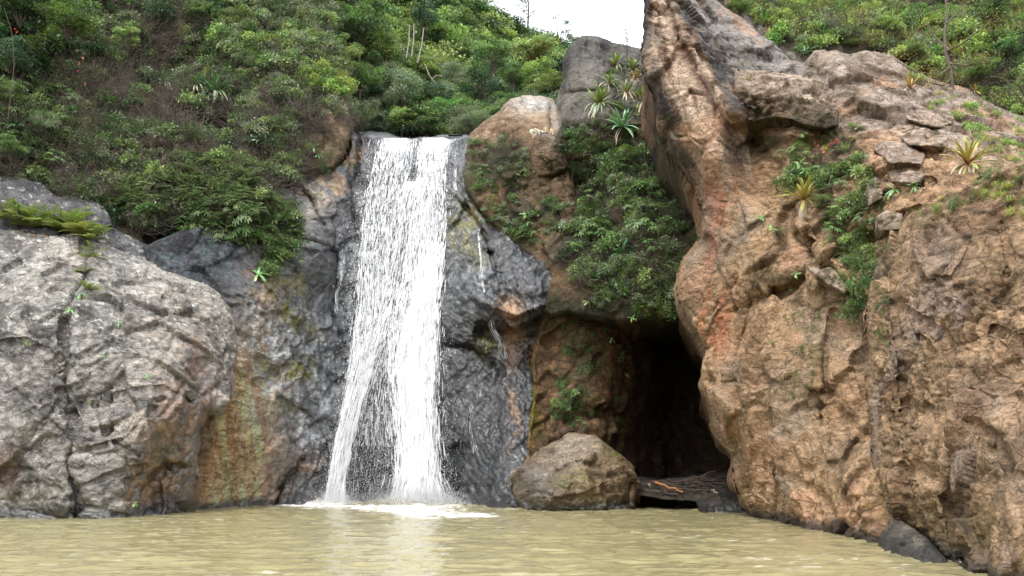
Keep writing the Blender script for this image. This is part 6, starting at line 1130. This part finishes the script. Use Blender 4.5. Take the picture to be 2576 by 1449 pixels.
# ---- vines and roots hanging from the wall and the crag
def vine(u0, v0, u1, v1, Y, label, r_=0.010, sag=0.0):
    G = Geo(); m = 14; t = np.linspace(0, 1, m); a = at(u0, v0, Y); P = at(u0 + (u1 - u0) * t + 3 * np.sin(7 * t + u0) * t + sag * np.sin(np.pi * t), v0 + (v1 - v0) * t, Y + 0.2 * np.sin(5 * t + v0)); G.tube(P - a, r_, r_ * 0.7, srgb(120, 110, 90), 4)
    o = link('hanging_vine', G.mesh('vine', M_BARK), None, a); tag(o, label, 'vine', 'vines hanging from the rocks')
for c in [(1325, 360, 1335, 560, 50.0, 'straight thin vine hanging down the brown rock right of the falls'), (1618, 380, 1660, 560, 46.5, 'curved pale vine beside the edge of the crag, longest one'), (1640, 420, 1672, 600, 46.0, 'pale vine close to the crag, right of the longest one'), (1600, 520, 1600, 700, 44.5, 'dark upright vine through the hanging bushes'), (1500, 330, 1488, 420, 49.5, 'vine dangling over the dark recess at its top'), (1440, 430, 1436, 520, 49.6, 'short vine in the left part of the dark recess'), (1560, 560, 1575, 650, 45.0, 'vine beside the spiky rosette in the wall'),
          (2060, 560, 2076, 604, 30.0, 'root hanging from the large bromeliad to the small rosette below it'), (2142, 470, 2128, 520, 30.0, 'thin stem on the right of the large bromeliad'), (2090, 420, 2084, 470, 31.0, 'thin reddish stem under the pink flowers')]: vine(*c)
# ---- pink flower spray above the big bromeliad
def flower(label, pts, stem, patch, name='pink_flower_spray', col=srgb(214, 84, 112)):
    p0 = place(patch, *stem[0], 0.5); root = D.objects.new(name, None); COL.objects.link(root); root.location = p0; tag(root, label, 'flower')
    G = Geo(); G.tube(np.array([at(u, v, p0[1]) for u, v in stem]) - p0, 0.02, 0.012, srgb(150, 96, 84), 4); link('stem', G.mesh('flower_stem', M_BARK), root)
    for u, v in pts:
        G = Geo(); c = at(u, v, p0[1] - 0.03) - p0; G.leaves(np.zeros((7, 3)), sph(7), 0.055 * p0[1] / 32, 0.04 * p0[1] / 32, col, 0.15); o = link('blossom', G.mesh('blossom', M_LEAF), root); o.location = c
flower('spray of small pink flowers above the large bromeliad on the right cliff', [(2078, 372), (2084, 366), (2090, 362), (2096, 360), (2100, 356), (2106, 352), (2066, 376), (2060, 366), (2072, 382)], [(2084, 420), (2082, 390), (2092, 364), (2106, 352)], 'right')
flower('bare twig with orange-red blossoms in the upper left corner', [(38, 74), (42, 80), (208, 146), (200, 160), (196, 178), (214, 212)], [(20, 300), (36, 160), (30, 80), (10, 20)], 44.0, 'flowering_twig', srgb(200, 96, 70))
# ---- cloth snagged on the rock above the falls
def cloth_mesh(w, h, amp, seed, c0, c1, nu=26, nv=18, drop=0.6):
    U, V = np.meshgrid(np.linspace(-0.5, 0.5, nu), np.linspace(0, 1, nv)); Q = np.stack([U.ravel() * 5, V.ravel() * 4, np.full(U.size, seed)], 1)
    x = U.ravel() * w * (1 - 0.25 * V.ravel() ** 2); z = -V.ravel() * h + amp * 0.5 * vnoise(Q, seed); y = -0.35 * h * np.sin(V.ravel() * 1.6) + amp * np.abs(ridged(Q, 0.8, 3, seed)) + amp * 0.5 * np.sin(U.ravel() * 26 + 3 * vnoise(Q, seed + 3))
    P = np.stack([x, y, z], 1); i, j = np.meshgrid(np.arange(nv - 1), np.arange(nu - 1), indexing='ij'); a = (i * nu + j).ravel(); me = mesh_from('cloth', P, np.stack([a, a + 1, a + nu + 1, a + nu], 1), M_LEAF2)
    C = lerp(np.tile(c0, (len(P), 1)), np.tile(c1, (len(P), 1)), ss(-0.2, 0.3, vnoise(Q * 1.4, seed + 9))); set_col(me, C); return me
M_LEAF2 = leaf_material('cloth', 0.8, 0.1, 0.0)
p0 = place('dome', 1362, 324, 0.35); root = D.objects.new('snagged_cloth', None); COL.objects.link(root); root.location = p0; tag(root, 'crumpled pale cloth snagged on the rock right of the falls, with dark strips hanging', 'cloth')
root.scale = (1.3, 1.3, 1.3); link('cloth', cloth_mesh(1.15, 0.55, 0.16, 5, srgb(216, 208, 188), srgb(150, 140, 118)), root); o = link('cloth', cloth_mesh(0.55, 0.5, 0.12, 6, srgb(196, 172, 140), srgb(130, 118, 92)), root); o.location = (0.35, -0.12, 0.02)
for k in range(3):
    o = link('dark_strip', cloth_mesh(0.14, 0.42, 0.05, 7 + k, srgb(58, 60, 74), srgb(84, 84, 100), 8, 10), root); o.location = (-0.02 + 0.11 * k, -0.3, -0.28); o.rotation_euler = (0, 0.2 - 0.15 * k, 0)

# ------------------------------------------------------------------ trees
def tree(u, v, rad, Y, sp, label, name='tree', sx=1.0, sz=1.0, trunk=1.1, rt=0.12, variant=None, pale=False, group='trees on the slopes beyond the falls'):
    Y = Y + (0.7 if name == 'bush' else 0); p = at(u, v, Y); s = rad * Y / FPX * (0.9 if name == 'bush' else 1.3); root = D.objects.new(name, None); COL.objects.link(root); root.location = p - np.array([0, 0, s * trunk]); tag(root, label, name, group)
    me = CROWN[sp][rr.randrange(len(CROWN[sp])) if variant is None else variant]; o = link('crown', me, root); o.location = (0, 0, s * trunk); o.scale = (s * sx, s * sx, s * sz); o.rotation_euler = (0, 0, rr.uniform(0, 6))
    G = Geo(); h = s * trunk; G.tube([(0, 0, -0.3 if name == 'bush' else -1.5), (0.05 * s, 0, h * 0.4), (-0.04 * s, 0.03 * s, h * 0.8), (0, 0, h + 0.25 * s)], rt, rt * 0.4, srgb(100, 90, 78), 7)
    for k in range(4):
        d = np.array([math.cos(k * 1.7 + u), math.sin(k * 1.7 + u), 0.9]); G.tube([(0, 0, h * 0.7), np.array([0, 0, h * 0.7]) + d * s * 0.3, np.array([0, 0, h * 0.75]) + d * s * 0.65], rt * 0.45, rt * 0.15, srgb(100, 90, 78), 5)
    link('stem' if name == 'bush' else 'trunk', G.mesh('trunk', M_PALEBARK if pale else M_BARK), root); return root
T = [
 (905, 60, 74, 72, 'mid', 'broad mid-green tree high above the falls, near the crest', dict(sz=1.1)), (810, 50, 62, 66, 'grey', 'pale small-leaved tree at the top of the left hillside', {}), (985, 20, 62, 88, 'mid', 'mid-green tree at the top of the frame left of the pale trunks', dict(sz=1.2)),
 (960, 130, 52, 74, 'lime', 'light green tree below the topmost mid-green ones', {}), (1010, 225, 62, 66, 'grey', 'rounded grey-green tree just above the falls', dict(sz=0.9, variant=0)), (908, 292, 52, 62, 'grey', 'speckled small-leaved shrub tree left above the lip', dict(variant=1)), (1110, 276, 40, 66, 'bright', 'deep bright green conical bush above the middle of the falls', dict(sz=1.0)),
 (1010, 300, 34, 64, 'lime', 'pair of lime clumps right above the lip of the falls', {}), (1190, 312, 52, 63, 'grey', 'low spreading olive-grey bush at the right end of the lip', dict(sz=0.6)), (1075, 320, 36, 63, 'dark', 'dark bush directly above the falling water', dict(sz=0.8)), (960, 318, 34, 62, 'dark', 'dark bush above the rocks left of the lip', dict(sz=0.8)),
 (1240, 140, 50, 76, 'mid', 'vine-covered green tree in the middle of the far slope', dict(sz=1.1, variant=0)), (1210, 215, 48, 72, 'dark', 'dark shaded tree under the vine-covered one', {}), (1345, 130, 58, 84, 'umbrella', 'flat-topped pale green tree below the skyline', dict(variant=0)), (1352, 200, 60, 74, 'lime', 'large pale lime tree left of the skyline boulder', dict(sz=0.8, variant=1)), (1290, 190, 34, 72, 'mid', 'small bright tree between the vine-covered tree and the lime one', {}),
 (1125, 90, 56, 84, 'lime', 'yellow-green tree on the upper slope right of the pale trunks', dict(sz=1.3, variant=0)), (1065, 70, 46, 82, 'dark', 'dark tree around the pale bare trunks', dict(sz=1.4, variant=1)), (1060, 180, 42, 74, 'lime', 'tree with bare arching branches in the middle of the slope', {}), (1130, 195, 44, 76, 'grey', 'grey-green tree beside the arching branches', {}), (1160, 30, 44, 104, 'mid', 'tree at the top where the skyline meets the frame', dict(sz=1.2)), (860, 130, 44, 64, 'mid', 'fresh green tree on the crest behind the yellow grass', {}), (905, 190, 50, 66, 'bright', 'feathery bright tree behind the grassy crest', dict(sz=0.8)), (1280, 262, 40, 66, 'mid', 'green thicket tree behind the pale dome', dict(sz=0.8)), (1380, 215, 34, 68, 'lime', 'small lime tree touching the skyline boulder', {}), (1160, 140, 40, 84, 'mid', 'tree between the yellow-green and the vine-covered ones', {}), (950, 215, 38, 66, 'dark', 'dark green tree left of the rounded grey-green one', {}), (1100, 235, 34, 68, 'dark', 'dark tree right of the rounded grey-green one', {}),
 (1215, 45, 28, 124, 'mid', 'first treetop along the sloping skyline', {}), (1245, 58, 26, 124, 'dark', 'second treetop along the sloping skyline', {}), (1275, 72, 28, 124, 'mid', 'rounded treetop left of the skyline pine', {}), (1305, 92, 26, 124, 'dark', 'dark treetop at the foot of the skyline pine', {}), (1350, 98, 26, 124, 'mid', 'treetop just right of the skyline pine', {}), (1378, 110, 24, 124, 'dark', 'treetop under the open-branched skyline tree', {}), (1440, 108, 22, 124, 'mid', 'last treetop before the skyline boulder', {}), (1462, 122, 22, 122, 'mid', 'low treetop touching the left shoulder of the skyline boulder', {}),
 (1404, 76, 40, 118, 'sparse', 'open-branched tree with separate leaf clumps against the sky', dict(variant=0, sx=1.0, rt=0.12)), (1370, 92, 24, 118, 'sparse', 'small open-branched tree left of the larger open one on the skyline', dict(rt=0.1)), (1420, 100, 26, 118, 'sparse', 'small sparse tree right of the larger open one on the skyline', dict(rt=0.1)),
]
for u, v, r_, Y, sp, lb, kw in T: tree(u, v, r_, Y, sp, lb, **kw)
G_ = 'trees on the nearer hillsides'
for u, v, r_, Y, sp, lb, kw in [
 (60, -10, 130, 47, 'dark', 'dark glossy tree filling the upper left corner', dict(variant=0, sz=0.9)), (175, 40, 90, 46, 'bright', 'tree with bright leaf tips beside the dark corner tree', dict(sz=1.0)), (30, 140, 80, 46, 'dark', 'dark tree under the corner tree at the left edge', dict(variant=1, sz=0.8)), (20, 235, 56, 45, 'mid', 'fresh green bush tree at the left edge below the dark ones', {}), (110, 300, 46, 46, 'grey', 'small-leaved bush tree on the left bank', {}), (30, 370, 50, 44, 'mid', 'bushy tree above the dark grey boulder at the left edge', {}),
 (690, 20, 80, 60, 'grey', 'large small-leaved tree at the top middle of the left hillside', {}), (760, 120, 62, 58, 'grey', 'small-leaved tree near the crest of the left hillside', dict(variant=0)), (620, 150, 48, 56, 'grey', 'pale bush between the upper agaves and the crest', {}), (400, 20, 60, 57, 'dark', 'dark bush at the top of the left hillside', {}), (500, 30, 50, 58, 'mid', 'green bush at the top above the upper agave', {}), (320, 90, 44, 52, 'mid', 'light green bush right of the bright-tipped tree', {}), (700, 210, 44, 55, 'grey', 'greyish bush above the biggest agave and right of it', {}),
 (1860, 15, 44, 44, 'bright', 'fresh green bush behind the top of the crag', {}), (1960, 50, 50, 44, 'lime', 'light green bush above the crag rosette', {}), (2080, 80, 52, 43, 'grey', 'grey-green bush on the right hillside above the notch', {}), (2220, 80, 60, 42, 'lime', 'bright green bush in the middle of the right hillside', {}), (2180, 10, 56, 45, 'mid', 'green bush at the top of the right hillside', {}), (2330, 40, 60, 43, 'bright', 'bright bush near the top right of the right hillside', {}), (2480, 30, 70, 41, 'mid', 'dense green tree at the upper right', {}), (2540, 120, 56, 38, 'dark', 'dark green bush at the right edge', {}), (2470, 170, 50, 38, 'bright', 'bright green bush right of the thin bare tree', {}), (2140, 110, 30, 42, 'umbrella', 'low feathery bush directly above the stepped rocks', {}), (2300, 130, 44, 40, 'umbrella', 'flat olive bush left of the thin bare tree', {})]:
    tree(u, v, r_, Y, sp, lb, group=G_, rt=0.03, trunk=0.25, name='bush', **kw)
# thin bare tree on the right shoulder
def bare_tree():
    Y = 37.5; a = at(2392, 250, Y); root = D.objects.new('tree', None); COL.objects.link(root); root.location = a; tag(root, 'thin dark-stemmed tree with spreading bare limbs and sparse olive leaves on the right shoulder', 'tree', G_)
    G = Geo(); Q = lambda pts: np.array([at(u, v, Y + d) for u, v, d in pts]) - a
    G.tube(Q([(2392, 262, 0), (2394, 215, 0), (2390, 170, 0), (2378, 130, 0), (2376, 80, 0.2), (2384, 30, 0.3), (2376, -10, 0.5)]), 0.11, 0.03, srgb(70, 64, 58), 7); link('trunk', G.mesh('trunk', M_BARK), root)
    G2 = Geo()
    for br in ([(2390, 170, 0), (2360, 190, -0.6), (2300, 180, -1.0), (2250, 150, -1.2)], [(2392, 200, 0), (2370, 215, -.5), (2330, 205, -0.8), (2290, 200, -1)], [(2378, 130, 0), (2420, 110, -0.5), (2470, 70, -0.8), (2510, 50, -1)], [(2378, 120, 0), (2350, 90, 0.5), (2330, 50, 0.8)], [(2380, 60, 0.2), (2410, 30, 0.3), (2440, 0, 0.5)], [(2390, 160, 0), (2430, 165, -0.7), (2480, 150, -1.2)]):
        b = link('limb', None, root) if False else None
        g1 = Geo(); g1.tube(Q(br), 0.05, 0.015, srgb(70, 64, 58), 5); link('limb', g1.mesh('limb', M_BARK), root)
        for u, v, d in br[1:]:
            c = Q([(u, v - 6, d)])[0]; m = 130; q = g.normal(0, 1, (m, 3)) * [0.5, 0.4, 0.16]; G2.leaves(c + q, sph(m) + [0, 0, 0.2], 0.09, 0.035, srgb(132, 126, 62), 0.3)
    o = link('foliage', G2.mesh('foliage', M_LEAF), root); o['kind'] = 'stuff'
bare_tree()
def conifer(u, vtop, vbase, Y, w, label, n=15):
    a = at(u, vbase, Y); top = at(u, vtop, Y); h = top[2] - a[2]; root = D.objects.new('pine_tree', None); COL.objects.link(root); root.location = a; tag(root, label, 'tree', 'trees on the slopes beyond the falls')
    G = Geo(); G.tube([(0, 0, -1), (0.03 * h, 0, h * 0.5), (0, 0, h)], 0.018 * h, 0.004 * h, srgb(96, 90, 84), 6); link('trunk', G.mesh('trunk', M_BARK), root); G = Geo()
    W = w * Y / FPX
    for k in range(n):
        t = 0.12 + 0.86 * k / n
        for j in range(4):
            th = g.uniform(0, 6.28); L = W * (1.05 - 0.75 * t) * g.uniform(0.5, 1.15); d = np.array([math.cos(th), math.sin(th), 0.35]); b0 = np.array([0, 0, h * t]); G.tube([b0, b0 + d * L], 0.004 * h, 0.002 * h, srgb(96, 90, 84), 3)
            for q in (0.55, 0.8, 1.0):
                m = 20; G.leaves(b0 + d * L * q + g.normal(0, 0.10 * W, (m, 3)), sph(m) + [0, 0, 0.6], 0.022 * h, 0.006 * h, srgb(84, 104, 84), 0.25)
    o = link('crown', G.mesh('crown', M_LEAF), root)
conifer(1325, -60, 104, 122, 46, 'tall open pine standing against the white sky'); conifer(1577, 70, 145, 57, 15, 'little young pine growing on the skyline boulder', 11)
for u0, v0, u1, v1, lb in [(1030, 62, 1022, 146, 'leftmost pale bare trunk in the dark gap of the forest'), (1041, 60, 1035, 142, 'second pale bare trunk in the forest gap'), (1066, 70, 1050, 158, 'rightmost and longest pale bare trunk in the forest gap')]:
    G = Geo(); a = at(u1, v1, 72); b = at(u0, v0, 72); G.tube([np.zeros(3), (b - a) * 0.5 + [0.1, 0, 0], b - a], 0.06, 0.045, srgb(150, 140, 130), 6); tag(link('dead_tree', G.mesh('dead_tree', M_PALEBARK), None, a), lb, 'dead tree', 'pale bare trunks in the forest')
for pts, lb in [([(1068, 160), (1080, 190), (1100, 215), (1125, 222), (1150, 226)], 'long pale arching branch across the middle of the far slope'), ([(1085, 200), (1098, 190), (1112, 192)], 'short pale branch forking up from the arching branch')]:
    a = at(*pts[0], 68); G = Geo(); G.tube(np.array([at(u, v, 68) for u, v in pts]) - a, 0.045, 0.025, srgb(150, 140, 130), 5); tag(link('bare_branch', G.mesh('bare_branch', M_PALEBARK), None, a), lb, 'branch')
